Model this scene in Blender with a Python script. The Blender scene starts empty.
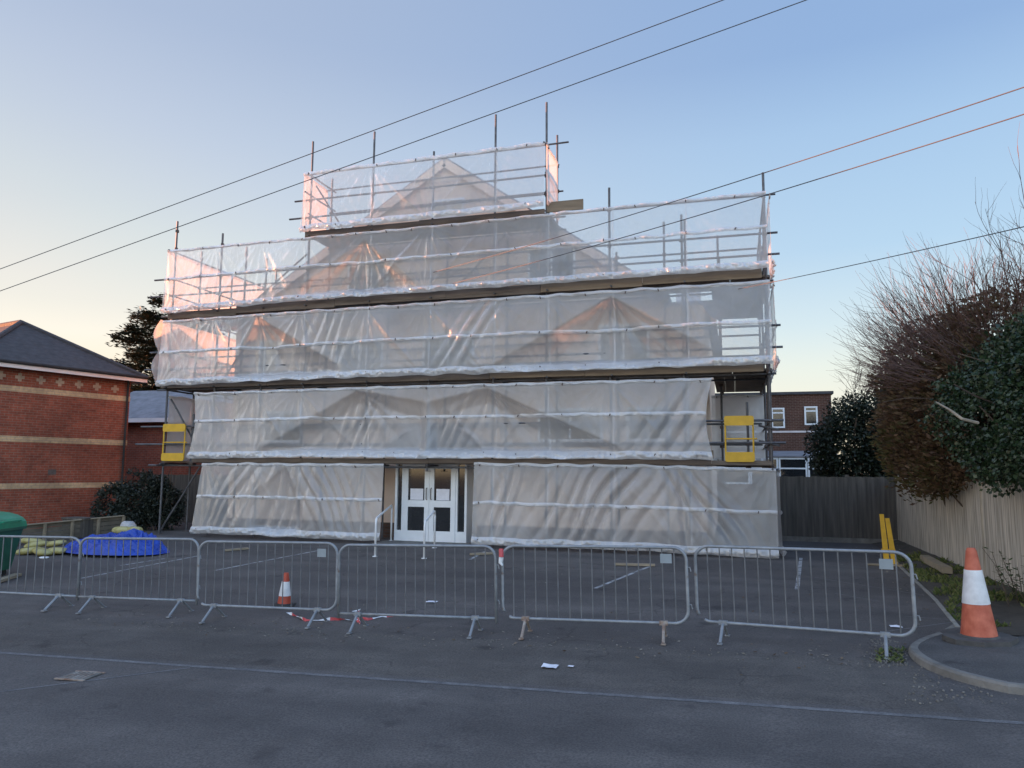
import bpy, math, random
from mathutils import Vector, Matrix, noise
random.seed(7)
PI = math.pi
sc = bpy.context.scene
COL = sc.collection

# ------------------------------------------------------------------ camera
# world frame: X along the scaffold front (right), Y away from the street, Z up
F, TH, PT, RO, CZ = 750.0, math.radians(16.5), math.radians(6.55), 0.008, 2.0
cd = Vector((-math.sin(TH)*math.cos(PT), math.cos(TH)*math.cos(PT), math.sin(PT)))
r0 = Vector((math.cos(TH), math.sin(TH), 0)); u0 = r0.cross(cd)
cr = r0*math.cos(RO) + u0*math.sin(RO); cu = -r0*math.sin(RO) + u0*math.cos(RO)
CAM = Vector((0, 0, CZ))
cam = bpy.data.cameras.new('camera'); co = bpy.data.objects.new('camera', cam); COL.objects.link(co)
cam.sensor_width = 36; cam.lens = F/1024*36; cam.clip_start = .05; cam.clip_end = 3000
M3 = Matrix((cr, cu, -cd)).transposed()
co.matrix_world = Matrix.Translation(CAM) @ M3.to_4x4()
sc.camera = co
def ray(px, py): return cd + cr*((px-512)/F) - cu*((py-384)/F)
def T(px, py, t):
    v = ray(px, py); return CAM + v*(t/v.y)
def gz(s, t):
    zr = .02 + .0226*max(-30, min(20, s)); w = max(0, min(1, (t-9)/8.5))
    return zr*(1-w) + .13*w
def G(px, py):
    v = ray(px, py); lo, hi = 1.0, 400.0
    for _ in range(50):
        m = (lo+hi)/2; p = CAM + v*m
        if p.z < gz(p.x, p.y): hi = m
        else: lo = m
    return CAM + v*lo

# ------------------------------------------------------------------ materials
def nt(name):
    m = bpy.data.materials.new(name); m.use_nodes = True; n = m.node_tree; n.nodes.clear()
    return m, n, n.nodes.new('ShaderNodeOutputMaterial')
def ramp(n, fac, stops):
    r = n.nodes.new('ShaderNodeValToRGB'); e = r.color_ramp.elements
    while len(e) < len(stops): e.new(.5)
    for k, (p, c) in enumerate(stops):
        e[k].position = p; e[k].color = (*c, 1) if len(c) == 3 else c
    n.links.new(fac, r.inputs[0]); return r.outputs[0]
def tex(n, scale, detail=4, coord='Object', rough=.55, stretch=None):
    tc = n.nodes.new('ShaderNodeTexCoord'); src = tc.outputs[coord]
    if stretch:
        mp = n.nodes.new('ShaderNodeMapping'); mp.inputs['Scale'].default_value = stretch
        n.links.new(src, mp.inputs[0]); src = mp.outputs[0]
    t = n.nodes.new('ShaderNodeTexNoise'); t.inputs['Scale'].default_value = scale
    t.inputs['Detail'].default_value = detail; t.inputs['Roughness'].default_value = rough
    n.links.new(src, t.inputs['Vector']); return t.outputs['Fac']
def mixc(n, fac, a, b, mode='MIX'):
    m = n.nodes.new('ShaderNodeMix'); m.data_type = 'RGBA'; m.blend_type = mode
    for sock, v in ((0, fac), (6, a), (7, b)):
        if isinstance(v, (int, float)): m.inputs[sock].default_value = v
        elif isinstance(v, tuple): m.inputs[sock].default_value = (*v, 1)
        else: n.links.new(v, m.inputs[sock])
    return m.outputs[2]
def bump(n, h, strength, dist=.02):
    b = n.nodes.new('ShaderNodeBump'); b.inputs['Strength'].default_value = strength
    b.inputs['Distance'].default_value = dist; n.links.new(h, b.inputs['Height']); return b.outputs[0]
def prin(n, out, col, rough=.8, metal=0, nrm=None, spec=.5):
    p = n.nodes.new('ShaderNodeBsdfPrincipled')
    if isinstance(col, tuple): p.inputs['Base Color'].default_value = (*col, 1)
    else: n.links.new(col, p.inputs['Base Color'])
    if isinstance(rough, (int, float)): p.inputs['Roughness'].default_value = rough
    else: n.links.new(rough, p.inputs['Roughness'])
    p.inputs['Metallic'].default_value = metal; p.inputs['Specular IOR Level'].default_value = spec
    if nrm: n.links.new(nrm, p.inputs['Normal'])
    n.links.new(p.outputs[0], out.inputs[0]); return p
def sc3(c, k): return tuple(min(1, x*k) for x in c)
def plain(name, c, rough=.7, metal=0, var=.25, scale=3, bs=0, bscale=40, stretch=None, c2=None, spec=.5):
    m, n, o = nt(name); f = tex(n, scale, 5, stretch=stretch)
    col = ramp(n, f, [(.3, sc3(c, 1-var)), (.7, c2 or sc3(c, 1+var))])
    nr = bump(n, tex(n, bscale, 3, stretch=stretch), bs) if bs else None
    prin(n, o, col, rough, metal, nr, spec); return m
def leafmat(name, cols, rough=.5, trans=.25, spec=.4):
    m, n, o = nt(name); g = n.nodes.new('ShaderNodeNewGeometry')
    k = len(cols)-1
    col = ramp(n, g.outputs['Random Per Island'], [(i/max(1, k), c) for i, c in enumerate(cols)])
    p = prin(n, o, col, rough, 0, None, spec)
    tr = n.nodes.new('ShaderNodeBsdfTranslucent'); n.links.new(col, tr.inputs[0])
    mx = n.nodes.new('ShaderNodeMixShader'); mx.inputs[0].default_value = trans
    n.links.new(p.outputs[0], mx.inputs[1]); n.links.new(tr.outputs[0], mx.inputs[2])
    n.links.new(mx.outputs[0], o.inputs[0]); return m
def brickmat(name, c1, c2, mortar, w=.225, h=.075, ms=.009):
    m, n, o = nt(name); tc = n.nodes.new('ShaderNodeTexCoord')
    b = n.nodes.new('ShaderNodeTexBrick'); n.links.new(tc.outputs['UV'], b.inputs['Vector'])
    b.inputs['Scale'].default_value = 1; b.inputs['Brick Width'].default_value = w; b.inputs['Row Height'].default_value = h
    b.inputs['Mortar Size'].default_value = ms; b.inputs['Mortar Smooth'].default_value = .3; b.inputs['Bias'].default_value = -.1
    b.inputs['Color1'].default_value = (*c1, 1); b.inputs['Color2'].default_value = (*c2, 1); b.inputs['Mortar'].default_value = (*mortar, 1)
    f = tex(n, .9, 6); st = ramp(n, f, [(.35, (.72, .7, .7)), (.65, (1.12, 1.08, 1.05))])
    f2 = tex(n, 9, 3); s2 = ramp(n, f2, [(.3, (.8, .8, .8)), (.7, (1.15, 1.1, 1.1))])
    col = mixc(n, 1.0, mixc(n, 1.0, b.outputs['Color'], st, 'MULTIPLY'), s2, 'MULTIPLY')
    prin(n, o, col, .9, 0, bump(n, b.outputs['Fac'], -.5, .01), .2); return m
def asphalt(name, base, patch, agg=.5, bs=.5, crack=0):
    m, n, o = nt(name)
    big = tex(n, .35, 5, rough=.6); fine = tex(n, 55, 3, rough=.7); mid = tex(n, 2.2, 6, rough=.65)
    c = ramp(n, big, [(.32, sc3(base, .78)), (.5, base), (.68, patch)])
    c = mixc(n, 1.0, c, ramp(n, mid, [(.3, (.8, .8, .8)), (.7, (1.18, 1.17, 1.15))]), 'MULTIPLY')
    c = mixc(n, agg, c, ramp(n, fine, [(.35, (.35, .35, .36)), (.62, (1.35, 1.33, 1.3))]), 'MULTIPLY')
    vo = n.nodes.new('ShaderNodeTexVoronoi'); vo.inputs['Scale'].default_value = 28
    tc = n.nodes.new('ShaderNodeTexCoord'); n.links.new(tc.outputs['Object'], vo.inputs['Vector'])
    sp = ramp(n, vo.outputs['Distance'], [(.05, (1, 1, 1)), (.12, (0, 0, 0))])
    gate = ramp(n, tex(n, 6, 2), [(.55, (0, 0, 0)), (.62, (1, 1, 1))])
    k = mixc(n, 1.0, sp, gate, 'MULTIPLY')
    sep = n.nodes.new('ShaderNodeMath'); sep.operation = 'MULTIPLY'; sep.inputs[1].default_value = .5; n.links.new(k, sep.inputs[0])
    c = mixc(n, sep.outputs[0], c, sc3(patch, 2.0))
    c = mixc(n, 1.0, c, ramp(n, tex(n, 1.1, 4, stretch=(.12, 1.3, 1)), [(.35, (.84, .84, .85)), (.65, (1.13, 1.12, 1.11))]), 'MULTIPLY')   # wheel tracks along the street
    c = mixc(n, 1.0, c, ramp(n, tex(n, 1.7, 3), [(.27, (.6, .6, .62)), (.36, (1, 1, 1))]), 'MULTIPLY')                                    # oil and damp stains
    if crack:
        v2 = n.nodes.new('ShaderNodeTexVoronoi'); v2.feature = 'DISTANCE_TO_EDGE'; v2.inputs['Scale'].default_value = .75
        ds = n.nodes.new('ShaderNodeTexNoise'); ds.inputs['Scale'].default_value = 2.5; ds.inputs['Detail'].default_value = 5
        n.links.new(tc.outputs['Object'], ds.inputs['Vector'])
        ad = n.nodes.new('ShaderNodeVectorMath'); ad.operation = 'MULTIPLY_ADD'; ad.inputs[1].default_value = (.5, .5, .5)
        n.links.new(ds.outputs['Color'], ad.inputs[0]); n.links.new(tc.outputs['Object'], ad.inputs[2]); n.links.new(ad.outputs[0], v2.inputs['Vector'])
        ck = ramp(n, v2.outputs['Distance'], [(.004, (.62, .62, .62)), (.014, (1, 1, 1))])
        c = mixc(n, ramp(n, tex(n, .6, 3), [(.48, (0, 0, 0)), (.56, (.8, .8, .8))]), c, mixc(n, 1.0, c, ck, 'MULTIPLY'))
    rg = ramp(n, mid, [(.3, (.72,)*3), (.7, (.95,)*3)])
    prin(n, o, c, rg, 0, bump(n, fine, bs, .01), .35); return m
def worn(name, paint, under, lo, hi, scale=7):
    m, n, o = nt(name); f = tex(n, scale, 8, rough=.75)
    fine = ramp(n, tex(n, 60, 2), [(.3, (.75,)*3), (.7, (1.15,)*3)])
    c = mixc(n, 1.0, ramp(n, f, [(lo, under), (hi, paint)]), fine, 'MULTIPLY')
    prin(n, o, c, .85, 0, bump(n, tex(n, 55, 3), .3, .01), .3); return m
def sheetmat(name, tr, white, warm=(.82, .82, .82), gloss=.05, rough=.4, bs=.55):
    m, n, o = nt(name); tb = n.nodes.new('ShaderNodeBsdfTransparent'); tb.inputs[0].default_value = (.97, .97, .98, 1)
    f = tex(n, .9, 4); fw = tex(n, 11, 6, rough=.62, stretch=(1, 1, .28)); fx = tex(n, 6, 5, stretch=(1, 1, .8))
    mul = n.nodes.new('ShaderNodeMath'); mul.operation = 'MULTIPLY'; n.links.new(fw, mul.inputs[0]); n.links.new(fx, mul.inputs[1])
    col = ramp(n, f, [(.3, sc3(warm, .86)), (.7, warm)])
    nb = bump(n, mul.outputs[0], bs, .035)
    df = n.nodes.new('ShaderNodeBsdfDiffuse'); n.links.new(col, df.inputs[0]); n.links.new(nb, df.inputs['Normal'])
    tl = n.nodes.new('ShaderNodeBsdfTranslucent'); n.links.new(col, tl.inputs[0]); n.links.new(nb, tl.inputs['Normal'])
    mx = n.nodes.new('ShaderNodeMixShader'); mx.inputs[0].default_value = white
    n.links.new(tl.outputs[0], mx.inputs[1]); n.links.new(df.outputs[0], mx.inputs[2])
    gl = n.nodes.new('ShaderNodeBsdfGlossy'); gl.inputs['Roughness'].default_value = rough; n.links.new(nb, gl.inputs['Normal'])
    lw = n.nodes.new('ShaderNodeLayerWeight'); lw.inputs[0].default_value = .3; n.links.new(nb, lw.inputs['Normal'])
    ma = n.nodes.new('ShaderNodeMath'); ma.operation = 'MULTIPLY_ADD'; ma.inputs[1].default_value = .3; ma.inputs[2].default_value = gloss
    n.links.new(lw.outputs['Fresnel'], ma.inputs[0])
    m3 = n.nodes.new('ShaderNodeMixShader')
    tf = ramp(n, f, [(.3, (tr*1.08,)*3), (.7, (tr*.92,)*3)]); n.links.new(tf, m3.inputs[0])
    n.links.new(mx.outputs[0], m3.inputs[1]); n.links.new(tb.outputs[0], m3.inputs[2])
    m2 = n.nodes.new('ShaderNodeMixShader'); n.links.new(ma.outputs[0], m2.inputs[0])
    n.links.new(m3.outputs[0], m2.inputs[1]); n.links.new(gl.outputs[0], m2.inputs[2])
    n.links.new(m2.outputs[0], o.inputs[0]); return m

MT = {}
MT['road'] = asphalt('road asphalt', (.115, .105, .102), (.135, .125, .12), .55)
MT['lot'] = asphalt('car park tarmac', (.103, .092, .088), (.132, .12, .114), .5, crack=1)
MT['apron'] = asphalt('patched asphalt', (.108, .097, .09), (.135, .123, .113), .6, bs=.6, crack=1)
MT['path'] = asphalt('pavement tarmac', (.1, .097, .097), (.125, .12, .115), .55)
MT['kerb'] = plain('kerb concrete', (.17, .16, .145), .9, 0, .35, 4, .4, 30)
MT['edging'] = plain('concrete edging', (.27, .25, .22), .9, 0, .3, 4, .4, 30)
MT['soil'] = plain('soil', (.06, .05, .04), .95, 0, .4, 2, .6, 15)
MT['grass'] = leafmat('grass blades', [(.06, .085, .025), (.12, .15, .04), (.2, .19, .07)], .7, .3)
MT['line'] = worn('worn edge line', (.235, .23, .23), (.115, .112, .116), .38, .68, 6)
MT['bay'] = worn('worn bay paint', (.5, .5, .5), (.125, .122, .127), .4, .6, 6)
MT['crack'] = worn('filled seam', (.2, .19, .175), (.125, .122, .125), .4, .65, 6)
MT['grime'] = worn('gutter grit', (.19, .18, .17), (.11, .107, .107), .45, .75, 9)
MT['steel'] = plain('galvanised tube', (.11, .11, .118), .55, .4, .3, 6)
MT['dsteel'] = plain('dull scaffold tube', (.1, .1, .105), .6, .4, .35, 5)
m_, n_, o_ = nt('galvanised barrier')
prin(n_, o_, mixc(n_, ramp(n_, tex(n_, 5, 6, rough=.7), [(.6, (0, 0, 0)), (.68, (.75, .75, .75))]), ramp(n_, tex(n_, 9, 4), [(.3, (.2, .215, .235)), (.7, (.31, .33, .355))]), (.16, .085, .055)), .55, .3)
MT['barrier'] = m_
MT['bar'] = plain('dull barrier bar', (.15, .155, .165), .6, .3, .3, 6)
MT['rust'] = plain('rusty galvanised rail', (.24, .11, .06), .8, .2, .3, 9, c2=(.45, .42, .38))
MT['coupler'] = plain('scaffold coupler', (.12, .09, .08), .7, .5, .3, 9)
MT['board'] = plain('scaffold board', (.15, .118, .093), .9, 0, .4, 2.5, .3, 40, (.4, 1, 4))
MT['boardb'] = plain('new scaffold board', (.22, .165, .112), .85, 0, .25, 2.5, .3, 40, (.4, 1, 4))
MT['sheet'] = sheetmat('clear polythene', .52, .52, (.9, .89, .89))
MT['sheetlow'] = sheetmat('reinforced polythene', .56, .56, (.88, .87, .87))
MT['sheettop'] = sheetmat('thin polythene', .58, .45, (.92, .89, .87))
MT['sheetside'] = sheetmat('side polythene', .36, .4, (.88, .86, .85))
MT['hem'] = sheetmat('reinforced hem', .28, .58, (.92, .91, .91), .07, .3, .3)
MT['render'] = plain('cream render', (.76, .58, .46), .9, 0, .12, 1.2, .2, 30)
MT['plinth'] = brickmat('plinth brick', (.12, .07, .05), (.15, .09, .07), (.12, .11, .1))
MT['white'] = plain('white plastic', (.74, .76, .78), .4, 0, .06, 3)
MT['wpaint'] = plain('white painted metal', (.75, .75, .75), .45, 0, .1, 8)
MT['trim'] = plain('pale trim', (.62, .56, .55), .7, 0, .1, 3)
MT['glass'] = plain('dark window glass', (.02, .022, .025), .06, 0, .2, 2, spec=.8)
MT['curtain'] = plain('drawn blind', (.55, .48, .36), .8, 0, .15, 4)
MT['paper'] = plain('paper', (.74, .73, .78), .8, 0, .06, 8)
MT['brick'] = brickmat('red brick', (.3, .092, .055), (.22, .07, .045), (.24, .16, .12))
MT['bandb'] = brickmat('buff brick', (.58, .45, .26), (.5, .38, .22), (.4, .33, .25))
MT['brickd'] = brickmat('brown brick', (.1, .05, .036), (.078, .04, .03), (.17, .13, .11))
MT['slate'] = plain('slate roof', (.055, .055, .06), .75, 0, .3, 5, .5, 14, (1, 1, 3))
MT['slatel'] = plain('weathered roof', (.2, .2, .22), .8, 0, .25, 3, .4, 14)
MT['fascia'] = plain('white fascia', (.72, .68, .66), .5, 0, .08, 2)
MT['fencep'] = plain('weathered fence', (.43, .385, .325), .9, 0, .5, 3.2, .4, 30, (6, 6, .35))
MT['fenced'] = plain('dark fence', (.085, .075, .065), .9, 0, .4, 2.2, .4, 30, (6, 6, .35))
MT['fencel'] = plain('low fence wood', (.12, .1, .075), .9, 0, .3, 3, .3, 30)
MT['timber'] = plain('raw timber', (.27, .22, .155), .85, 0, .2, 3, .2, 30)
MT['yellow'] = plain('yellow paint', (.62, .36, .02), .5, 0, .12, 5)
MT['sack'] = plain('yellow sack', (.4, .33, .07), .6, 0, .3, 6, .5, 12, c2=(.46, .42, .2))
MT['tarp'] = plain('blue tarpaulin', (.012, .055, .36), .38, 0, .3, 3, .5, 9)
MT['bag'] = sheetmat('clear bag', .35, .6)
MT['green'] = plain('green plastic', (.02, .11, .065), .5, 0, .2, 4)
MT['greenl'] = plain('bright green lid', (.015, .25, .13), .4, 0, .2, 4)
MT['black'] = plain('black rubber', (.03, .03, .03), .8, 0, .3, 5)
MT['orange'] = plain('orange cone plastic', (.48, .085, .04), .6, 0, .25, 7, c2=(.6, .17, .1))
MT['redor'] = plain('dark orange cone plastic', (.4, .06, .03), .5, 0, .2, 5)
MT['sleeve'] = plain('white reflective sleeve', (.66, .66, .67), .5, 0, .2, 6)
MT['red'] = plain('red plastic', (.55, .08, .09), .5, 0, .1, 5)
MT['conegrey'] = plain('recycled cone base', (.075, .072, .07), .85, 0, .3, 7)
MT['plate'] = plain('grey plate', (.26, .3, .33), .55, .2, .1, 5)
MT['cable'] = plain('cable', (.09, .09, .1), .7, 0, .1, 1)
MT['bark'] = plain('bark', (.09, .065, .05), .9, 0, .35, 6, .5, 20)
MT['twig'] = plain('twig bark', (.12, .07, .058), .85, 0, .35, 6)
MT['barkp'] = plain('pale bark', (.3, .25, .19), .85, 0, .3, 6)
MT['ivy'] = leafmat('ivy leaves', [(.01, .022, .01), (.02, .042, .017), (.032, .062, .024), (.06, .085, .04)], .38, .12, .5)
MT['beech'] = leafmat('brown beech leaves', [(.07, .042, .028), (.13, .07, .042), (.11, .085, .038), (.17, .1, .058)], .7, .25)
MT['beechg'] = leafmat('mossy hedge shoots', [(.05, .05, .015), (.09, .08, .025), (.12, .06, .03)], .7, .25)
MT['bushd'] = leafmat('dark bush leaves', [(.008, .013, .008), (.016, .026, .013), (.026, .035, .02)], .5, .12)
MT['bushb'] = leafmat('evergreen shrub leaves', [(.01, .015, .012), (.02, .028, .02), (.035, .042, .03)], .5, .12)
MT['cedar'] = leafmat('cedar needles', [(.012, .018, .012), (.022, .03, .018), (.035, .042, .025)], .6, .15)
MT['leaf'] = leafmat('dead leaves', [(.06, .035, .02), (.14, .09, .05), (.3, .27, .22), (.09, .06, .03)], .8, .1)
MT['weed'] = leafmat('weed leaves', [(.03, .06, .015), (.06, .1, .03)], .6, .25)

# ------------------------------------------------------------------ mesh builder
class MB:
    def __init__(s): s.v = []; s.f = []; s.mi = []
    def quadf(s, idx, m=0): s.f.append(idx); s.mi.append(m)
    def box(s, c, d, rot=None, m=0):
        c = Vector(c); b = len(s.v); hx, hy, hz = d[0]/2, d[1]/2, d[2]/2
        for z in (-hz, hz):
            for x, y in ((-hx, -hy), (hx, -hy), (hx, hy), (-hx, hy)):
                p = Vector((x, y, z)); s.v.append(c + (rot @ p if rot else p))
        for q in ((3, 2, 1, 0), (4, 5, 6, 7), (0, 1, 5, 4), (1, 2, 6, 5), (2, 3, 7, 6), (3, 0, 4, 7)): s.quadf([b+i for i in q], m)
    def box2(s, a, b, m=0):
        s.box([(a[i]+b[i])/2 for i in range(3)], [abs(b[i]-a[i]) for i in range(3)], None, m)
    def bar(s, a, b, w, h, m=0, up=(0, 0, 1)):      # box beam from a to b, w across, h along up
        a, b = Vector(a), Vector(b); x = (b-a); L = x.length; x.normalize()
        y = Vector(up).cross(x)
        if y.length < 1e-4: y = Vector((1, 0, 0)).cross(x)
        y.normalize(); z = x.cross(y); R = Matrix((x, y, z)).transposed(); s.box((a+b)/2, (L, w, h), R, m)
    def tube(s, pts, r, n=8, m=0, cap=True, closed=False):
        pts = [Vector(p) for p in pts]; k = len(pts); rr = r if isinstance(r, (list, tuple)) else [r]*k
        b = len(s.v); nrm = None
        for i, p in enumerate(pts):
            if closed: d = pts[(i+1) % k] - pts[i-1]
            else: d = (pts[min(i+1, k-1)] - pts[max(i-1, 0)])
            d.normalize()
            if nrm is None: nrm = d.orthogonal().normalized()
            else:
                nrm = nrm - d*nrm.dot(d)
                nrm = nrm.normalized() if nrm.length > 1e-5 else d.orthogonal().normalized()
            bi = d.cross(nrm)
            for j in range(n):
                a = 2*PI*j/n; s.v.append(p + (nrm*math.cos(a) + bi*math.sin(a))*rr[i])
        for i in range(k if closed else k-1):
            i2 = (i+1) % k
            for j in range(n): s.quadf([b+i*n+j, b+i*n+(j+1) % n, b+i2*n+(j+1) % n, b+i2*n+j], m)
        if cap and not closed:
            s.quadf([b+j for j in range(n)][::-1], m); s.quadf([b+(k-1)*n+j for j in range(n)], m)
    def lathe(s, prof, c=(0, 0, 0), n=24, m=0, sx=1, sy=1):
        b = len(s.v); c = Vector(c)
        for r, z in prof:
            for j in range(n):
                a = 2*PI*j/n; s.v.append(c + Vector((r*math.cos(a)*sx, r*math.sin(a)*sy, z)))
        for i in range(len(prof)-1):
            for j in range(n): s.quadf([b+i*n+j, b+i*n+(j+1) % n, b+(i+1)*n+(j+1) % n, b+(i+1)*n+j], m)
        s.quadf([b+j for j in range(n)][::-1], m); s.quadf([b+(len(prof)-1)*n+j for j in range(n)], m)
    def poly(s, pts, m=0):
        b = len(s.v); s.v += [Vector(p) for p in pts]; s.quadf(list(range(b, b+len(pts))), m)
    def prism(s, pts, ext, m=0):                    # polygon pts extruded by vector ext
        ext = Vector(ext); pts = [Vector(p) for p in pts]; k = len(pts); b = len(s.v)
        s.v += pts + [p+ext for p in pts]
        s.quadf([b+i for i in range(k)][::-1], m); s.quadf([b+k+i for i in range(k)], m)
        for i in range(k): s.quadf([b+i, b+(i+1) % k, b+k+(i+1) % k, b+k+i], m)
    def grid(s, fn, nu, nv, m=0):
        b = len(s.v)
        for i in range(nu+1):
            for j in range(nv+1): s.v.append(Vector(fn(i/nu, j/nv)))
        for i in range(nu):
            for j in range(nv):
                a = b+i*(nv+1)+j; s.quadf([a, a+nv+1, a+nv+2, a+1], m)
    def leaf(s, p, size, d, up, asp=.6, m=0):
        d = d.normalized()*size; w = d.cross(up)
        if w.length < 1e-5: w = d.orthogonal()
        w = w.normalized()*size*asp*.5; b = len(s.v)
        s.v += [p, p+d*.5+w, p+d, p+d*.5-w]; s.quadf([b, b+1, b+2, b+3], m)
    def build(s, name, mats, parent=None, smooth=False, uv=False, origin=None):
        if not isinstance(mats, (list, tuple)): mats = [mats]
        me = bpy.data.meshes.new(name)
        off = Vector(origin) if origin is not None else Vector((0, 0, 0))
        me.from_pydata([tuple(p-off) for p in s.v], [], s.f)
        for m in mats: me.materials.append(m)
        if len(mats) > 1: me.polygons.foreach_set('material_index', s.mi)
        if smooth: me.polygons.foreach_set('use_smooth', [True]*len(s.f))
        me.update()
        if uv:
            ul = me.uv_layers.new(name='UVMap'); vs = me.vertices
            for p in me.polygons:
                nn = p.normal
                if abs(nn.z) > .75: ax, ay = Vector((1, 0, 0)), Vector((0, 1, 0))
                else:
                    ax = Vector((-nn.y, nn.x, 0)).normalized(); ay = Vector((0, 0, 1))
                for li in p.loop_indices:
                    q = vs[me.loops[li].vertex_index].co + off; ul.data[li].uv = (q.dot(ax), q.dot(ay))
        o = bpy.data.objects.new(name, me); COL.objects.link(o); o.location = off
        if parent:
            o.parent = parent
            o.location = off - Vector(parent.location) if origin is not None else -Vector(parent.location) if parent.get('_abs') else off
        return o
def tag(o, label=None, cat=None, group=None, kind=None):
    if label: o['label'] = label
    if cat: o['category'] = cat
    if group: o['group'] = group
    if kind: o['kind'] = kind
    return o
def thing(name, label, cat, loc=(0, 0, 0), group=None, absolute=True):
    """Empty at the base of a thing; absolute = its parts are modelled in world coordinates"""
    o = bpy.data.objects.new(name, None); COL.objects.link(o); o.location = loc; o.empty_display_size = .2
    if absolute: o['_abs'] = 1
    return tag(o, label, cat, group)
def copy_tree(o, parent=None):
    c = o.copy(); COL.objects.link(c)
    if parent: c.parent = parent
    for ch in list(o.children): copy_tree(ch, c)
    return c
def N(x, y, z=0): return noise.noise(Vector((x, y, z)))
def lerp(a, b, k): return a+(b-a)*k
def poly_at(pl, x):
    if x <= pl[0][0]: return pl[0][1]
    for (a, b), (c, d) in zip(pl, pl[1:]):
        if x <= c: return lerp(b, d, (x-a)/(c-a))
    return pl[-1][1]

# ------------------------------------------------------------------ ground, road, car park
def axis(lo, hi, fine_lo, fine_hi, step):
    a = [fine_lo + i*(fine_hi-fine_lo)/round((fine_hi-fine_lo)/step) for i in range(round((fine_hi-fine_lo)/step)+1)]
    k = step*2; x = fine_lo; left = []
    while x > lo: x -= k; k *= 1.5; left.append(max(x, lo))
    k = step*2; x = fine_hi; right = []
    while x < hi: x += k; k *= 1.5; right.append(min(x, hi))
    return left[::-1] + a + right
def sheet_ground(name, xs, ys, fz, m):
    b = MB(); nx, ny = len(xs), len(ys)
    for x in xs:
        for y in ys: b.v.append(Vector((x, y, fz(x, y))))
    for i in range(nx-1):
        for j in range(ny-1): b.quadf([i*ny+j, (i+1)*ny+j, (i+1)*ny+j+1, i*ny+j+1])
    o = b.build(name, m, smooth=True); return tag(o, kind='structure')
sheet_ground('ground', axis(-900, 900, -30, 20, 2), axis(-300, 1500, -10, 40, 2), lambda x, y: gz(x, y)-.06, MT['soil'])
sheet_ground('road', axis(-150, 150, -30, 20, 1), [-7+i*.7875 for i in range(21)], lambda x, y: gz(x, y), MT['road'])
def strip(name, xs, y0, y1, dz, m, nj=8):
    b = MB(); nx = len(xs)
    for x in xs:
        a, c = y0(x), y1(x)
        for j in range(nj+1):
            y = lerp(a, c, j/nj); b.v.append(Vector((x, y, gz(x, y)+(dz if j else -.004))))
    for i in range(nx-1):
        for j in range(nj): a = i*(nj+1)+j; b.quadf([a, a+nj+1, a+nj+2, a+1])
    return tag(b.build(name, m, smooth=True), kind='structure')
xs = [-40+i*.25 for i in range(161+8)]
strip('road_edge', [x for x in xs if x <= 1.9], lambda x: 7.06, lambda x: 8.95+.06*N(x*.9, 2), .004, MT['apron'], 10)
xs2 = [-26+i*.2 for i in range(151)]
strip('car_park', [x for x in xs2 if x <= 4.2], lambda x: 8.72+.1*N(x*.7, 0)+.04*N(x*3, 5), lambda x: 22.3, .008, MT['lot'], 40)
def seg_line(name, pts, w, dz, m):
    b = MB(); out = []
    for i, p in enumerate(pts):
        d = Vector(pts[min(i+1, len(pts)-1)]) - Vector(pts[max(i-1, 0)]); n_ = Vector((-d.y, d.x, 0)).normalized()*w/2
        for q in (Vector(p)+n_, Vector(p)-n_): b.v.append(Vector((q.x, q.y, gz(q.x, q.y)+dz)))
    for i in range(len(pts)-1): b.quadf([2*i, 2*i+1, 2*i+3, 2*i+2])
    return tag(b.build(name, m), kind='structure')
seg_line('road_marking', [(-40+i*.5, 7.0+.012*N(i*.3, 2), 0) for i in range(141)], .075, .003, MT['line'])
def ground_line(a, b, w, m, name='bay_line', k=24, dz=.011):
    A, B = G(*a), G(*b); seg_line(name, [tuple(A.lerp(B, i/k)) for i in range(k+1)], w, dz, m)
for a, b in (((75, 580), (200, 556)), ((215, 571), (318, 551)), ((595, 589), (652, 566)), ((797, 590), (801, 558)), ((470, 560), (485, 552)), ((120, 566), (165, 559))):
    ground_line(a, b, .07, MT['bay'])
for a, b in (((785, 556), (880, 571)), ((815, 578), (925, 596)), ((835, 594), (880, 602)), ((905, 617), (955, 621)), ((860, 636), (960, 622)), ((560, 563), (640, 570))):
    ground_line(a, b, .03, MT['crack'], 'tarmac_seam')
ground_line((0, 692), (190, 668), .04, MT['line'], 'tarmac_seam', dz=.003)

# pavement with kerb on the right
kp = [(30, 7.7), (4, 7.72), (2.36, 7.78), (2.11, 8.0), (1.88, 8.3), (1.73, 8.75), (1.72, 9.2), (1.82, 9.6), (2.05, 10.1), (2.45, 10.75), (2.75, 11.4)]
def smoothpl(p, n=3):
    for _ in range(n):
        q = [p[0]]
        for a, b in zip(p, p[1:]): q += [tuple(a[i]*.75+b[i]*.25 for i in range(2)), tuple(a[i]*.25+b[i]*.75 for i in range(2))]
        p = q + [p[-1]]
    return p
kp = smoothpl(kp, 2)
PH = .08
def kh(p): # the kerb drops level with the car park as it turns into the yard
    return PH*max(.1, min(1, (10.6-p[1])/1.6))
b = MB(); inner = []
for i, p in enumerate(kp):
    d = Vector((*kp[min(i+1, len(kp)-1)], 0)) - Vector((*kp[max(i-1, 0)], 0)); nn = Vector((d.y, -d.x, 0)).normalized()
    q = Vector((*p, 0)) + nn*.105; inner.append((q.x, q.y)); g = gz(*p); h = kh(p)+.004*N(i*1.3, 3)
    b.v += [Vector((p[0], p[1], g-.05)), Vector((p[0]+nn.x*.015, p[1]+nn.y*.015, g+h-.02)), Vector((p[0]+nn.x*.035, p[1]+nn.y*.035, g+h)), Vector((q.x, q.y, g+h)), Vector((q.x, q.y, g-.05))]
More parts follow.
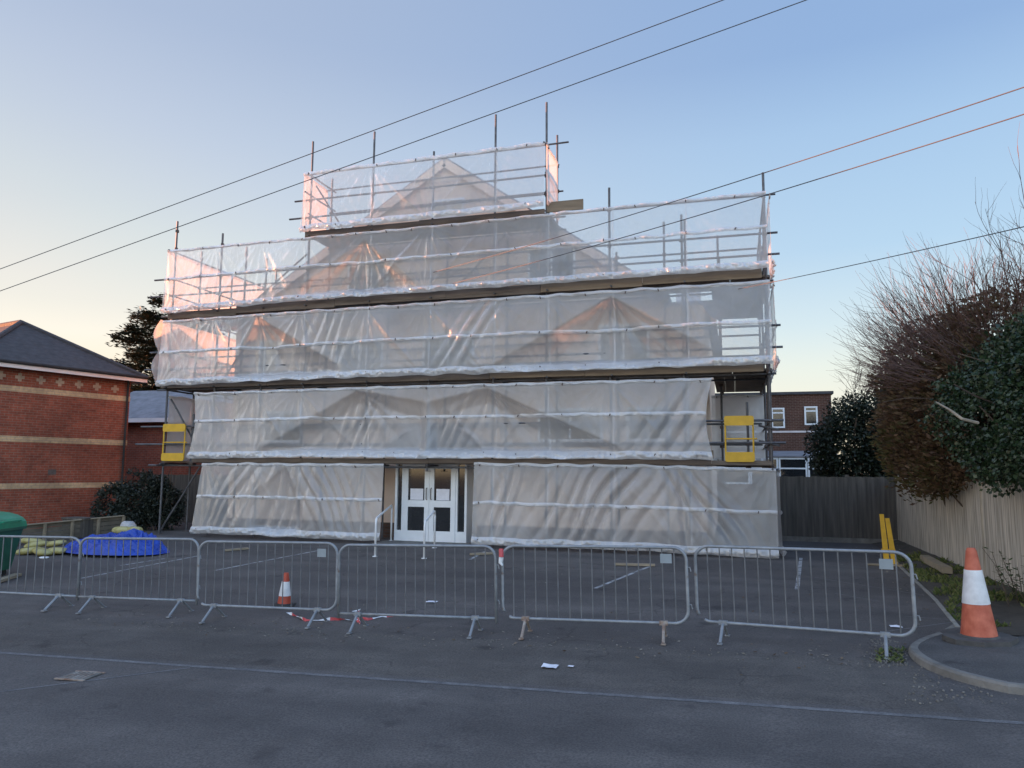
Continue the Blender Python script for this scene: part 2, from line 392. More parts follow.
for i in range(len(kp)-1):
    for j in range(4): b.quadf([i*5+j, i*5+j+1, (i+1)*5+j+1, (i+1)*5+j])
tag(b.build('kerb', MT['kerb']), kind='structure')
b = MB(); prev = None
for i, q in enumerate(inner):
    h = gz(*kp[i]) + kh(kp[i])-.004
    far = (max(4.05, q[0]), max(10.35, min(q[1]+.5, 11.6))) if q[0] < 4.05 else (q[0], 10.35)
    for j in range(7):
        x, y = lerp(q[0], far[0], j/6), lerp(q[1], far[1], j/6); b.v.append(Vector((x, y, lerp(h, gz(x, y)+PH-.004, j/6))))
for i in range(len(inner)-1):
    for j in range(6): b.quadf([i*7+j, i*7+j+1, (i+1)*7+j+1, (i+1)*7+j])
tag(b.build('pavement', MT['path'], smooth=True), kind='structure')
# concrete edging between tarmac and verge
E0 = [G(*p) for p in ((958, 628), (935, 600), (900, 567), (890, 555))]
b = MB()
for p, q in zip(E0, E0[1:]): b.bar((p.x, p.y, gz(p.x, p.y)+.0), (q.x, q.y, gz(q.x, q.y)+.0), .055, .04)
tag(b.build('edging', MT['edging']), kind='structure')
# verge
b = MB(); nu, nv = 60, 8
def edge_x(y): return poly_at([(p.y, p.x) for p in E0], y) + .04
def vz(x, y):
    k = max(0, min(1, (x-edge_x(y))/(4.05-edge_x(y)))); return gz(x, y) + .02 + .12*k + .03*N(x*3, y*3)*min(1, k*4)
b.grid(lambda u, v: (lambda y: (lerp(edge_x(y), 4.04, v), y, vz(lerp(edge_x(y), 4.04, v), y)))(lerp(10.25, 22, u)), nu, nv)
tag(b.build('verge', MT['soil'], smooth=True), kind='structure')
b = MB()
for _ in range(5200):
    y = 10.7 + 8*random.random()**1.3; x = lerp(edge_x(y), 4.0, random.random())
    if N(x*1.6, y*1.3, 3) < -.02: continue
    p = Vector((x, y, vz(x, y)-.01)); a = random.random()*6.28
    b.leaf(p, random.uniform(.04, .11), Vector((math.cos(a)*.6, math.sin(a)*.6, .8)), Vector((math.cos(a+1.5), math.sin(a+1.5), .1)), .35)
tag(b.build('grass', MT['grass']), 'rough grass tufts on the verge along the pale fence', 'grass', kind='stuff')
b = MB()
for _ in range(420):
    p = G(random.uniform(870, 910), random.uniform(640, 668)) if random.random() < .6 else G(random.uniform(905, 1024), random.uniform(668, 705))
    if 1.76 < p.x < 2.2 and p.y > 8.4 or (p.x > 2.1 and p.y > 7.76): continue
    s_ = random.uniform(.004, .013); b.box((p.x, p.y, gz(p.x, p.y)+.012), (s_, s_*1.3, s_), Matrix.Rotation(random.random()*3, 3, 'Z'))
for _ in range(260):
    x = random.uniform(-8, 1.6); y = 8.8+random.gauss(0, .25); s_ = random.uniform(.004, .011)
    b.box((x, y, gz(x, y)+.016), (s_, s_*1.3, s_), Matrix.Rotation(random.random()*3, 3, 'Z'))
tag(b.build('gravel', MT['kerb']), 'loose grit and small stones in the gutter and by the kerb', 'gravel', kind='stuff')
b = MB()
for _ in range(160):
    p = G(random.uniform(878, 905), random.uniform(650, 664)); a = random.random()*6.28
    b.leaf(Vector((p.x, p.y, gz(p.x, p.y)+.005)), random.uniform(.03, .08), Vector((math.cos(a), math.sin(a), .7)), Vector((0, 0, 1)), .5)
tag(b.build('weeds', MT['grass']), 'small weeds growing in the gutter at the kerb corner', 'weeds', kind='stuff')

b = MB()
for _ in range(520):
    q = random.random()
    if q < .4: y = random.uniform(10.6, 21); x = edge_x(y)+random.gauss(.05, .3)
    elif q < .75: x = random.uniform(-9, 1.7); y = 8.9+random.gauss(0, .3)
    else: x = random.uniform(-13, 3); y = random.uniform(9.5, 17)
    z = vz(x, y) if x > edge_x(y) and 10.3 < y < 22 else gz(x, y)
    a = random.random()*6.28; b.leaf(Vector((x, y, z+.014)), random.uniform(.025, .06), Vector((math.cos(a), math.sin(a), random.uniform(0, .3))), Vector((0, random.gauss(0, .3), 1)), .6)
tag(b.build('dead_leaves', MT['leaf']), 'small dead leaves and bits scattered over the tarmac and verge', 'leaves', kind='stuff')

# ------------------------------------------------------------------ the house behind the sheets
HT = 19.0
house = thing('rendered_house', 'cream rendered gabled house wrapped in scaffold and clear sheeting, white double doors', 'house', (-7.6, HT, .13))
b = MB()
# front gable wall with the doorway left open
dx0, dx1, dz1 = -8.78, -6.7, 2.22
apx, apz = -7.62, 10.62
ol = [(-14.3, .1), (dx0, .1), (dx0, dz1), (dx1, dz1), (dx1, .1), (-.65, .1), (-.65, 6.15), (-1.6, 6.15), (-2.1, 6.9), (apx, apz-.12), (-13.3, 6.95), (-14.3, 6.3)]
b.prism([(x, HT, z) for x, z in ol], (0, .25, 0))
b.box2((-14.3, HT+.25, .1), (-14.05, HT+10, 6.3)); b.box2((-.9, HT+.25, .1), (-.65, HT+10, 6.15)); b.box2((-14.3, HT+10, .1), (-.65, HT+10.2, 6.2))
b.box2((-14.0, HT+.26, 2.5), (-.92, HT+10, 2.6))
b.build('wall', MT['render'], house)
b = MB(); b.box2((-14.32, HT-.03, .08), (dx0-.14, HT-.002, .55)); b.box2((dx1+.14, HT-.03, .08), (-.64, HT-.002, .55)); b.build('plinth', MT['plinth'], house, uv=True)
b = MB()
ov = .12
for sx, zx, x2, z2 in ((apx, apz, -14.6, 6.2), (apx, apz, -1.5, 6.35)):
    a0, a1 = Vector((sx, HT-ov, zx)), Vector((x2, HT-ov, z2)); ex = Vector((0, 10.7, 0)); th = Vector((0, 0, .14))
    b.prism([a0, a1, a1+th, a0+th], ex)
b.prism([Vector((-2.3, HT+.3, 6.2)), Vector((-.4, HT+.3, 6.2)), Vector((-.4, HT+.3, 6.32)), Vector((-2.3, HT+.3, 6.32))], (0, 9, 0))
roof = b.build('roof', MT['slatel'], house)
b = MB()
for x2, z2 in ((-14.6, 6.2), (-1.5, 6.35)): b.bar((apx, HT-ov-.02, apz-.05), (x2, HT-ov-.02, z2-.05), .035, .22)
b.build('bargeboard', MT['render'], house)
b = MB(); b.box2((-1.6, HT+4, 6.2), (-.9, HT+5, 8.0)); b.box2((-1.65, HT+3.95, 8.0), (-.85, HT+5.05, 8.12)); b.build('chimney', MT['trim'], roof)
def house_window(x0, x1, z0, z1, gm='glass', mull=1):
    w = MB(); t = HT-.012
    for a, c in (((x0, z0), (x0+.06, z1)), ((x1-.06, z0), (x1, z1))): w.box2((a[0], t-.03, a[1]), (c[0], t, c[1]))
    for a, c in (((x0+.06, z0), (x1-.06, z0+.06)), ((x0+.06, z1-.06), (x1-.06, z1))): w.box2((a[0], t-.03, a[1]), (c[0], t, c[1]))
    for k in range(mull):
        xm = lerp(x0, x1, (k+1)/(mull+1)); w.box2((xm-.025, t-.028, z0+.06), (xm+.025, t, z1-.06))
    fo = w.build('window', MT['white'], house)
    p = MB(); p.box2((x0+.06, t-.012, z0+.06), (x1-.06, t-.004, z1-.06)); p.build('pane', MT[gm], fo)
    q = MB(); q.box2((x0-.08, t-.1, z0-.08), (x1+.08, t, z0-.002)); q.build('sill', MT['trim'], fo)
def wz(px0, py0, px1, py1, t=HT):
    a, c = T(px0, py0, t), T(px1, py1, t); return min(a.x, c.x), max(a.x, c.x), min(a.z, c.z), max(a.z, c.z)
house_window(-8.0, -7.05, 9.0, 9.55, 'curtain')
house_window(-10.6, -9.3, 6.95, 7.85); house_window(-5.2, -3.9, 7.0, 7.9)
house_window(-13.45, -12.8, 4.75, 5.75, 'curtain', 0); house_window(-10.9, -9.4, 4.75, 5.75); house_window(-8.2, -6.7, 4.75, 5.75); house_window(-3.3, -2.0, 4.75, 5.75)
house_window(-13.2, -11.9, 2.75, 3.65); house_window(-4.9, -3.2, 2.75, 3.6); house_window(-2.6, -1.5, 2.75, 3.6)
# arched hood over the entrance
b = MB(); pts = [(lerp(-9.2, -6.3, .5)+1.45*math.cos(a), 2.42+.78*math.sin(a)) for a in [PI*i/20 for i in range(21)]]
b.tube([(x, HT-.1, z) for x, z in pts], .07, 8); hood = b.build('arched_hood', MT['trim'], house)
b = MB(); b.prism([(x, HT-.06, z) for x, z in pts], (0, .05, 0)); b.build('arch_panel', MT['slatel'], hood)
# entrance: frame, side lights, two leaves
DT = 18.4; dx0, dx1 = T(396.5, 500, DT).x, T(468, 500, DT).x; dx0 += .12; dx1 -= .12
b = MB(); t0 = DT-.1
b.box2((dx0-.12, t0, .13), (dx0-.06, DT+.1, 2.22)); b.box2((dx1+.06, t0, .13), (dx1+.12, DT+.1, 2.22)); b.box2((dx0-.12, t0, 2.223), (dx1+.12, DT+.1, 2.33))
L0, L1 = T(405, 500, DT).x, T(457, 500, DT).x
b.box2((L0-.05, t0, .13), (L0, DT+.1, 2.22)); b.box2((L1, t0, .13), (L1+.05, DT+.1, 2.22))
b.box2((dx0-.06, t0, .13), (L0-.05, DT+.08, .42)); b.box2((L1+.05, t0, .13), (dx1+.06, DT+.08, .42))
b.box2((dx0-.06, t0+.01, 2.13), (L0-.05, DT+.08, 2.22)); b.box2((L1+.05, t0+.01, 2.13), (dx1+.06, DT+.08, 2.22))
b.box2((L0, t0+.01, 2.15), (L1, DT+.08, 2.22))
fr = b.build('door_frame', MT['white'], house)
for a, c in ((dx0-.06, L0-.05), (L1+.05, dx1+.06)):
    p = MB(); p.box2((a, DT-.04, .42), (c, DT-.03, 2.13)); p.build('side_light', MT['glass'], fr)
mid = (L0+L1)/2
for k, (a, c) in enumerate(((L0+.004, mid-.004), (mid+.004, L1-.004))):
    d = MB(); t1, t2 = DT-.115, DT-.05
    for x0, x1, z0, z1 in ((a, a+.13, .15, 2.15), (c-.13, c, .15, 2.15), (a+.13, c-.13, .15, .42), (a+.13, c-.13, 1.03, 1.2), (a+.13, c-.13, 2.02, 2.15)): d.box2((x0, t1, z0), (x1, t2, z1))
    if k == 0: d.box2((a+.2, t1-.012, 1.09), (c-.2, t1, 1.13))
    dr = d.build('door', MT['white'], house)
    for z0, z1 in ((.42, 1.03), (1.2, 2.02)):
        p = MB(); p.box2((a+.13, DT-.09, z0), (c-.13, DT-.08, z1)); p.build('pane', MT['glass'], dr)
    h = MB(); hx = c-.06 if k == 0 else a+.06
    h.tube([(hx, t1-.005, 1.22), (hx, t1-.05, 1.24), (hx, t1-.05, 1.5), (hx, t1-.005, 1.52)], .012, 6); h.build('handle', MT['coupler'], dr)
    n_ = MB(); n_.box2((a+.19, DT-.1, 1.21), (c-.17, DT-.094, 1.5)); o = n_.build('notice', MT['paper'])
    tag(o, 'white paper notice behind the glass of the left door leaf' if k == 0 else 'white paper notice behind the glass of the right door leaf', 'notice')
b = MB(); b.box2((dx0-.3, DT-1.0, .08), (dx1+.3, DT-.01, .15)); tag(b.build('doorstep', MT['kerb']), kind='structure')
# porch cheeks and flat roof, dark hall behind the glass
b = MB(); b.box2((dx0-.12, DT+.1, .1), (dx0-.02, HT-.002, 2.33)); b.box2((dx1+.02, DT+.1, .1), (dx1+.12, HT-.002, 2.33)); b.box2((dx0-.16, DT-.1, 2.333), (dx1+.16, HT-.002, 2.4)); b.build('porch', MT['white'], house)
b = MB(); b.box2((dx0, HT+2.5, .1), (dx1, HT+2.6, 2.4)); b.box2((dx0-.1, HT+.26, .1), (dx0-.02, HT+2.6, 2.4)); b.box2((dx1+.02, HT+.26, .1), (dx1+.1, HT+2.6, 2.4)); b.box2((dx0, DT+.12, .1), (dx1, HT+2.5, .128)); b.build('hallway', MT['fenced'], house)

def handrail(label, A, B, h, name='handrail'):
    r = thing(name, label, 'handrail', (A.x, A.y, A.z))
    b = MB(); d = (B-A); top = []
    for k in range(7):
        a = PI/2*k/6; top.append(A + Vector((0, 0, h-.14)) + Vector((d.x, d.y, 0)).normalized()*.14*(1-math.cos(a)) + Vector((0, 0, .14*math.sin(a))))
    e = B + Vector((0, 0, h+.08)); end = []
    for k in range(7):
        a = PI/2*k/6; end.append(e - Vector((d.x, d.y, 0)).normalized()*.14*(1-math.sin(a)) + Vector((0, 0, -.14*(1-math.cos(a)))))
    b.tube([A] + top + end + [B], .024, 10); b.build('rail', MT['wpaint'], r, smooth=True)
    for p in (A, B): f = MB(); f.lathe([(.06, 0), (.06, .012), (.03, .016)], p, 12); f.build('foot_plate', MT['wpaint'], r)
    return r
def gp(px, py, t=None):
    p = G(px, py); return Vector((p.x, p.y, gz(p.x, p.y)+.008))
handrail('white tubular handrail standing left of the double doors', gp(375, 557), Vector((-7.95-.7, 18.2, .14)), .84)
handrail('white tubular hoop handrail standing in front of the right door leaf', gp(424, 559), Vector((-6.98, 17.1, .125)), .8)

# ------------------------------------------------------------------ scaffold
SF, SB = 17.72, 18.8            # front and back rows of standards
scaf = thing('scaffold', 'tube and board scaffold with five lifts standing round the gabled house', 'scaffold', (-7.5, 17.6, .13))
LV = [2.15, 4.30, 6.45, 8.40]
fs = [(-15.55, 9.2), (-13.95, 8.7), (-12.46, 7.85), (-11.13, 11.12), (-9.22, 11.17), (-7.47, 10.4), (-5.74, 11.2), (-4.38, 11.35), (-2.8, 8.92), (-1.08, 8.08), (.79, 8.92)]
def coup(b, x, t, z):
    b.box((x, t, z), (.085, .085, .07), Matrix.Rotation(random.random(), 3, 'Z'), 1)
SM = [MT['steel'], MT['coupler']]
def standard(x, t, z0, z1):
    b = MB(); j = .012
    b.tube([(x, t, z0), (x+random.uniform(-j, j), t, lerp(z0, z1, .5)), (x+random.uniform(-j, j), t, z1)], .029, 8)
    b.box((x, t, z0+.01), (.15, .15, .012), None, 1)
    for l in LV:
        for dz in (-.04, .5, 1.0):
            if z0 < l+dz < z1-.05: coup(b, x, t, l+dz)
    return b.build('standard', SM, scaf)
for x, z1 in fs: standard(x, SF, 1.95 if x == -7.47 else .13, z1)
for x, z1 in ((-15.55, 8.6), (-13.95, 8.62), (-11.13, 10.45), (-9.22, 8.2), (-7.47, 8.2), (-5.74, 8.2), (-4.38, 10.95), (-2.8, 7.6), (-1.6, 8.3), (-1.08, 8.3), (.79, 8.3)): standard(x+.02, SB, 1.95 if x == -7.47 else .13, z1)
for t in (20.3, 22.4):
    for x in (-15.55, .79, -.3): standard(x, t, .13, 8.3)
standard(-14.3, 20.9, .13, 8.4); standard(-14.6, SF, 2.1, 3.5); standard(.3, SF+.3, 2.1, 3.6)
b0 = lambda: MB()
def tubep(name, a, c, mat='steel', r=.0242, jit=.01):
    b = MB(); a, c = Vector(a), Vector(c); m = a.lerp(c, .5)+Vector((0, 0, random.uniform(-jit, 0)))
    b.tube([a, a.lerp(c, .25)+Vector((0, 0, random.uniform(-jit, jit))), m, a.lerp(c, .75)+Vector((0, 0, random.uniform(-jit, jit))), c], r, 8)
    return b.build(name, MT[mat], scaf)
for i, l in enumerate(LV):
    xa, xb = (-15.95, .95) if i < 3 else (-11.35, -3.9)
    if i == 0: xa = -16.1
    tubep('ledger', (xa, SF+.05, l-.09), (xb, SF+.05, l-.09)); tubep('ledger', (xa+.2, SB-.05, l-.09), (xb-.2, SB-.05, l-.09), 'dsteel')
    for dz, ex in ((.5, .25), (1.0, .1)):
        xr = xb + (.1 if i < 3 else -.5)
        tubep('guard_rail', (xa-.15-ex, SF-.05, l+dz), (xr+ex*.2, SF-.05, l+dz), r=.027)
        tubep('guard_rail', (xa+.3, SB+.05, l+dz), (xb-.3, SB+.05, l+dz), 'dsteel')
    for x, _ in fs:
        if xa < x < xb and not (i == 3 and x < -11.2): tubep('transom', (x+.06, SF-.2, l-.045), (x+.06, SB+.2, l-.045), 'dsteel')
tubep('ledger', (-11.3, SF-.05, 10.14), (-3.8, SF-.05, 10.2)); tubep('ledger', (-15.7, SF-.05, 8.28), (1.05, SF-.05, 8.36)); tubep('ledger', (-11.3, SB, 10.1), (-4.3, SB, 10.12))
for x, zs in ((-15.55, (2.06, 2.65, 3.15, 4.2, 4.8, 5.3, 6.36, 6.95, 7.45, 8.25)), (.79, (2.06, 2.65, 3.15, 4.2, 4.8, 5.3, 6.36, 6.95, 7.45, 8.3)), (-11.13, (9.0, 9.55, 10.12)), (-4.38, (8.95, 9.45, 10.16))):
    for z in zs:
        y2 = 22.6 if abs(x) > 12 or x > 0 else SB+.25
        tubep('side_rail', (x, SF-.3 if random.random() < .3 else SF-.1, z), (x, y2, z))
for a, c in (((-15.6, SF+.08, .2), (-14.35, SF+.08, 2.05)), ((-15.5, SF+.1, 3.95), (-14.5, SF+.1, 2.55)), ((-13.9, SF+.12, 4.35), (-12.4, SF+.12, 6.3)), ((-10.9, SB, 2.2), (-9.3, SB, 4.2)), ((-2.6, SB, 2.2), (-1.2, SB, 4.2)), ((-13.2, SF+.06, .2), (-12.3, SF+.06, 2.05)), ((-10.1, SF+.3, .2), (-9.4, SF+.3, 2.0)), ((-12.9, SF+.05, 6.6), (-11.2, SF+.05, 7.9)), ((-7.6, SB, 6.5), (-5.8, SB, 8.3))):
    tubep('diagonal_brace', a, c, 'dsteel' if a[1] != SF+.08 else 'steel')
for z in (10.15,): tubep('diagonal_brace', (-11.1, SF+.2, 9.9), (-11.0, 19.5, 9.0), 'dsteel')
for z in (3.05, 2.7): tubep('putlog', (.55, SF+.2, z), (.95, SF-.25, z-.12), 'dsteel')
def deck(l, xa, xb, t0, t1, nb=5, along='x'):
    b = MB(); n = nb
    for k in range(n):
        if along == 'x':
            y0, y1 = lerp(t0, t1, k/n)+.002, lerp(t0, t1, (k+1)/n)-.002; x = xa
            while x < xb-.05:
                x2 = min(xb, x+3.9); dz = random.uniform(-.004, .004); b.box2((x+.004, y0, l-.019+dz), (x2-.004, y1, l+.019+dz)); x = x2
        else:
            x0, x1 = lerp(xa, xb, k/n)+.002, lerp(xa, xb, (k+1)/n)-.002; b.box2((x0, t0, l-.019), (x1, t1, l+.019))
    return b.build('deck', MT['board'], scaf)
for i, l in enumerate(LV):
    if i < 3:
        deck(l+.01, -15.6, .86, SF-.02, SB+.05)
        deck(l+.01, -15.6, -14.45, SB+.08, 22.5, 5, 'y'); deck(l+.01, -.45, .82, SB+.08, 22.5, 5, 'y')
    else: deck(l+.01, -11.2, -4.3, SF-.02, SB+.05)
def toe(l, spans, t=SF-.1):
    for (xa, xb, dz, h, m) in spans:
        b = MB(); b.box2((xa+.004, t-.019, l+dz), (xb-.004, t+.019, l+dz+h)); b.build('toe_board', MT[m], scaf)
toe(LV[0], [(-14.5, -11, 0, .13, 'board'), (-11, -7.4, 0, .12, 'board'), (-7.4, -4.1, .01, .12, 'board'), (-4.1, -.5, 0, .13, 'board'), (-.5, .8, .0, .1, 'board')])
for xa, xb in ((-1.0, -.45),): toe(LV[0]+.1, [(xa, xb, .03, .2, 'boardb')])
toe(LV[1], [(-15.7, -12.2, -.06, .225, 'board'), (-12.2, -9.2, -.05, .225, 'board'), (-9.2, -5.8, -.05, .225, 'board'), (-5.8, -3.4, -.04, .225, 'boardb'), (-3.4, .68, -.05, .225, 'boardb')])
toe(LV[2], [(-15.6, -13.3, -.2, .2, 'board'), (-13.3, -10.2, -.14, .225, 'board'), (-10.2, -7.0, -.1, .225, 'board'), (-7.0, -4.5, -.1, .225, 'board'), (-4.5, -2.0, -.08, .225, 'boardb'), (-2.0, .7, -.05, .225, 'boardb')])
toe(LV[3], [(-11.2, -7.8, -.12, .2, 'board'), (-7.8, -4.4, -.1, .2, 'board'), (-4.35, -3.42, 0, .26, 'boardb')])

def gate(label, x0, x1, z0, z1, t, tilt=0):
    g = thing('safety_gate', label, 'safety gate', (x0, t, z0))
    r = .02
    for x in (x0+r, x1-r): b = MB(); b.tube([(x, t, z0+.04), (x, t, z1-.04)], r, 8); b.build('gate_post', MT['yellow'], g)
    for z, h in ((z1-.11, .22), (z0+.11, .22)):
        b = MB(); pr = []
        for cx, cz, a0 in ((x1-.05, z+h/2-.05, 0), (x0+.05, z+h/2-.05, 90), (x0+.05, z-h/2+.05, 180), (x1-.05, z-h/2+.05, 270)):
            for k in range(4): a = math.radians(a0+30*k); pr.append((cx+.05*math.cos(a), t-.035, cz+.05*math.sin(a)))
        b.prism(pr[::-1], (0, .012, 0)); b.build('gate_panel', MT['yellow'], g)
    b = MB(); b.tube([(x0, t, (z0+z1)/2), (x1+.06, t, (z0+z1)/2)], .018, 8); b.build('mid_rail', MT['yellow'], g)
x0, x1, z0, z1 = wz(164, 424, 184, 461, SF-.12); gate('yellow safety gate on the left end of the first lift beside the brick building', x0, x1, z0, z1, SF-.12)
x0, x1, z0, z1 = wz(724, 416, 755, 462, SF-.12); gate('yellow safety gate in the open bay on the right end of the first lift', x0, x1, z0, z1, SF-.12)

# ------------------------------------------------------------------ polythene sheets
def fold(x): return 1-abs(((x+.5) % 1)*2-1)
def sheet(label, pos, top, bot, pins, tents=(), mat='sheet', mids=(), drapes=(), dense=.036, s0=None, s1=None, seed=0, side=None, ruffle=1.0, edge_in=None, lk=.065, hem_b=.17, hem_t=.075):
    """pos(s, d): world point at distance s along the sheet, d metres outward.  top/bot polylines (s, z)."""
    s0 = top[0][0] if s0 is None else s0; s1 = top[-1][0] if s1 is None else s1
    nu = max(8, int((s1-s0)/dense)); H = top[0][1]-bot[0][1]; nv = max(8, int(H/dense))
    rnd = random.Random(seed)
    rp = [(p, rnd.random()*6, rnd.uniform(.6, 1.3), rnd.uniform(5, 8)) for p in pins]
    def edges(s):
        zt = poly_at(top, s) - .02*abs(math.sin((s+seed)*3.3)) + .012*N(s*2, seed)
        zb = poly_at(bot, s) + .025*N(s*1.7, seed+8) + .02*abs(math.sin(s*2.6+seed))
        return zt, zb
    def disp(s, z, zt, zb):
        h = max(.2, zt-zb); v = max(0, min(1, (zt-z)/h)); dn = max(0, z-zb)
        lean = lk*(zt-z); d = lean; inside = 0
        for (sa, za, sl, zl, sr, zr, am) in tents:      # panels sucked in below a crease: they face down
            if sl < s < sr:
                zc = lerp(zl, za, (s-sl)/(sa-sl)) if s < sa else lerp(za, zr, (s-sa)/(sr-sa))
                if z < zc:
                    dep = zc-z; c0 = lk*(zt-zc); ef = max(0, min(1, (s-sl)/.3, (sr-s)/.3)); kb = min(1, dn/.22)
                    q = max(c0 - am*1.25*(1-math.exp(-dep/.4)), -.17)
                    a = math.atan2(s-sa, za-z+.02); r = math.hypot(s-sa, za-z)
                    q += (.03*(fold(a*3.1+seed*.3)-.5)+.02*(fold(a*6.3+.2)-.5)*N(a*3, r*.7, seed))*min(1, r/.6)*min(1, dep/.12)*min(1, dn/.2)*math.exp(-r/2.2)*1.3
                    q = lerp(lean, q, ef*kb)
                    d = min(d, q); inside = 1
        for (p, ph, am, fr) in rp:                     # creases fanning from every tie on a standard
            dx, dz = s-p, zt-z+.05; r = math.hypot(dx, dz)
            if r < 2.4:
                a = math.atan2(dx, dz)
                if abs(a) < 1.5:
                    w = (fold(a*fr*.42+ph)-.5)*.7+(fold(a*fr*.83+ph*2)-.5)*.4
                    d += am*.042*w*min(1, r/.5)*math.exp(-r/1.1)*(1-abs(a)/1.5)*(1 if not inside else .5)
            dzb = dn+.05; r2 = math.hypot(dx, dzb)
            if r2 < 1.6:
                a = math.atan2(dx, dzb); d += am*.02*(fold(a*fr*.5+ph*3)-.5)*min(1, r2/.3)*math.exp(-r2/.6)
        for k in range(len(pins)-1):                   # diagonal pull lines and a belly between standards
            a, c = pins[k], pins[k+1]
            if a <= s <= c:
                q = (s-a)/(c-a); d += .035*math.sin(PI*q)*math.sin(PI*v)*(1 if rnd_b[k] else -.5)
                dg = (q-v) if rnd_b[k] else (q+v-1)
                d += .022*math.exp(-abs(dg)/.05)*math.sin(PI*v) * (1 if k % 3 else 0)
        d += .014*N(s*1.6, z*1.3, seed) + .006*N(s*6+z*2, z*2.4, seed+3)
        for (sc_, wd_, sl_, fr_, am_) in drapes:       # long soft pleats running down the sheet
            x_ = s - sl_*(z-zb) + .25*N(s*.8, z*.5, seed); q = math.exp(-((x_-sc_)/wd_)**2)*math.sin(PI*v)**.6
            d += 1.35*am_*q*(abs(math.sin(x_*fr_))-.55 + .5*N(x_*fr_*.7, z*.6, 2))
        for mz in mids:
            zz = zt-h*mz; q = math.exp(-((z-zz)/.1)**2); d += .03*q*(fold(s*1.1)-.3)
        return d
    rnd_b = [rnd.random() < .65 for _ in pins]
    def P(u, v, off=0.0, vr=None):
        s = lerp(s0, s1, u); zt, zb = edges(s)
        if edge_in: s = s + edge_in(u, v)
        z = lerp(zt, zb, v); return pos(s, disp(s, z, zt, zb)+off) + Vector((0, 0, z))
    th = thing('polythene_sheet', label, 'sheet', P(.5, 1), 'polythene sheets tied to the scaffold')
    b = MB(); b.grid(lambda u, v: P(u, v), nu, nv); b.build('sheeting', MT[mat], th, smooth=True)
    n2 = max(8, int((s1-s0)/.03))
    def strip_(v0, v1, kk, amp, name, off=.008):
        b = MB()
        def f(u, w):
            s = lerp(s0, s1, u); v = lerp(v0, v1, w) + .012*N(s*2.2, seed+v0*9)
            rf = amp*math.sin(PI*w)*(1+1.2*N(s*5, seed+2, w*1.5)+1.3*N(s*15, w*3.5, seed))
            return P(u, v, off+max(0, rf)) 
        b.grid(f, n2, kk); return b.build(name, MT['hem'], th, smooth=True)
    if hem_t: strip_(-.005, hem_t/H, 5, .022*ruffle, 'top_hem')
    if hem_b: strip_(1-hem_b/H, 1.01, 7, .05*ruffle, 'bottom_hem')
    for mz in mids: strip_(mz-.046/H, mz+.046/H, 4, .02, 'reinforcing_band')
    for kp_, p in enumerate(pins):                     # vertical joints where two widths of sheet overlap on a standard
        if s0+.2 < p < s1-.2 and dense < .05:
            b = MB(); u0 = (p+.13-s0)/(s1-s0); hw = rnd.uniform(.01, .02)/(s1-s0)
            b.grid(lambda u, v: P(u0+(u-.5)*2*hw, .02+v*.96, .007), 3, nv); b.build('seam', MT[mat], th, smooth=True)
    s = s0+.15
    while s < s1:
        u = (s-s0)/(s1-s0)
        for v in [.055/H] + list(mids) + [1-.1/H]:
            if rnd.random() < .75:
                tg = MB(); p = P(u, v+rnd.uniform(-.006, .006), .02); tg.box(p, (.022, .03, .055), Matrix.Rotation(rnd.uniform(-.6, .6), 3, 'Y')); tg.build('tie', MT['coupler'], th)
        s += rnd.uniform(.7, 1.2)
    return th
def front(t): return lambda s, d: Vector((s, t-d, 0))
def sidep(x, sg): return lambda s, d: Vector((x+sg*d, s, 0))
PN = [x for x, _ in fs]
ST = 17.46
def near(a, c): return [p for p in PN if a-.2 <= p <= c+.2]
def X(px, py): return T(px, py, ST).x
def Z(px, py): return T(px, py, ST).z
def tent(ap, l, r, am): return (X(*ap), Z(*ap), X(*l), Z(*l), X(*r), Z(*r), am)
sheet('clear polythene sheet along the topmost lift in front of the gable peak', front(ST), [(-11.2, 10.13), (-4.36, 10.2)], [(-11.2, 8.4), (-7.5, 8.42), (-4.36, 8.46)], near(-11.2, -4.3), (), 'sheettop', (), seed=1, hem_b=.17, hem_t=.1, ruffle=.7)
sheet('wide clear polythene sheet along the second highest lift, below the gable peak sheet', front(ST), [(-15.6, 8.26), (-11.2, 8.28), (-7, 8.28), (-3.4, 8.34), (.83, 8.38)], [(-15.6, 6.36), (-13, 6.43), (-11, 6.49), (-7.4, 6.5), (.83, 6.55)], near(-15.6, .8),
      [tent((365, 240), (296, 290), (425, 290), .08)], 'sheettop', (.47,), seed=2)
sheet('clear polythene sheet on the middle lift that bulges out past the left corner pole', front(ST), [(-15.62, 6.18), (-12.4, 6.22), (-4, 6.28), (.86, 6.3)], [(-15.7, 4.28), (-11, 4.35), (.86, 4.38)], near(-15.6, .8),
      [tent((257, 316), (228, 384), (345, 368), .18), tent((611, 296), (500, 362), (712, 350), .2), tent((545, 336), (484, 370), (604, 366), .2)], 'sheet', (.5,), seed=3, drapes=[(-10.6, .8, .3, 10, .04), (-7.0, .7, .7, 9, .05)])
sheet('clear polythene sheet on the lift above the entrance doors, sagging in two tent shaped folds', front(ST), [(-14.42, 4.08), (-9, 4.12), (-.45, 4.12)], [(-14.42, 2.24), (-11, 2.3), (-.45, 2.27)], near(-14.4, -.5),
      [tent((357, 390), (252, 456), (430, 403), .24), tent((487, 388), (424, 403), (626, 450), .24)], 'sheet', (.44,), seed=4, drapes=[(-6.9, .8, .5, 11, .04), (-9.5, .7, .4, 11, .04), (-1.8, .8, .6, 8, .06)], edge_in=lambda u, v: .12*math.sin(v*PI)*(1-u)**8 - .14*math.sin(v*PI)*u**30)
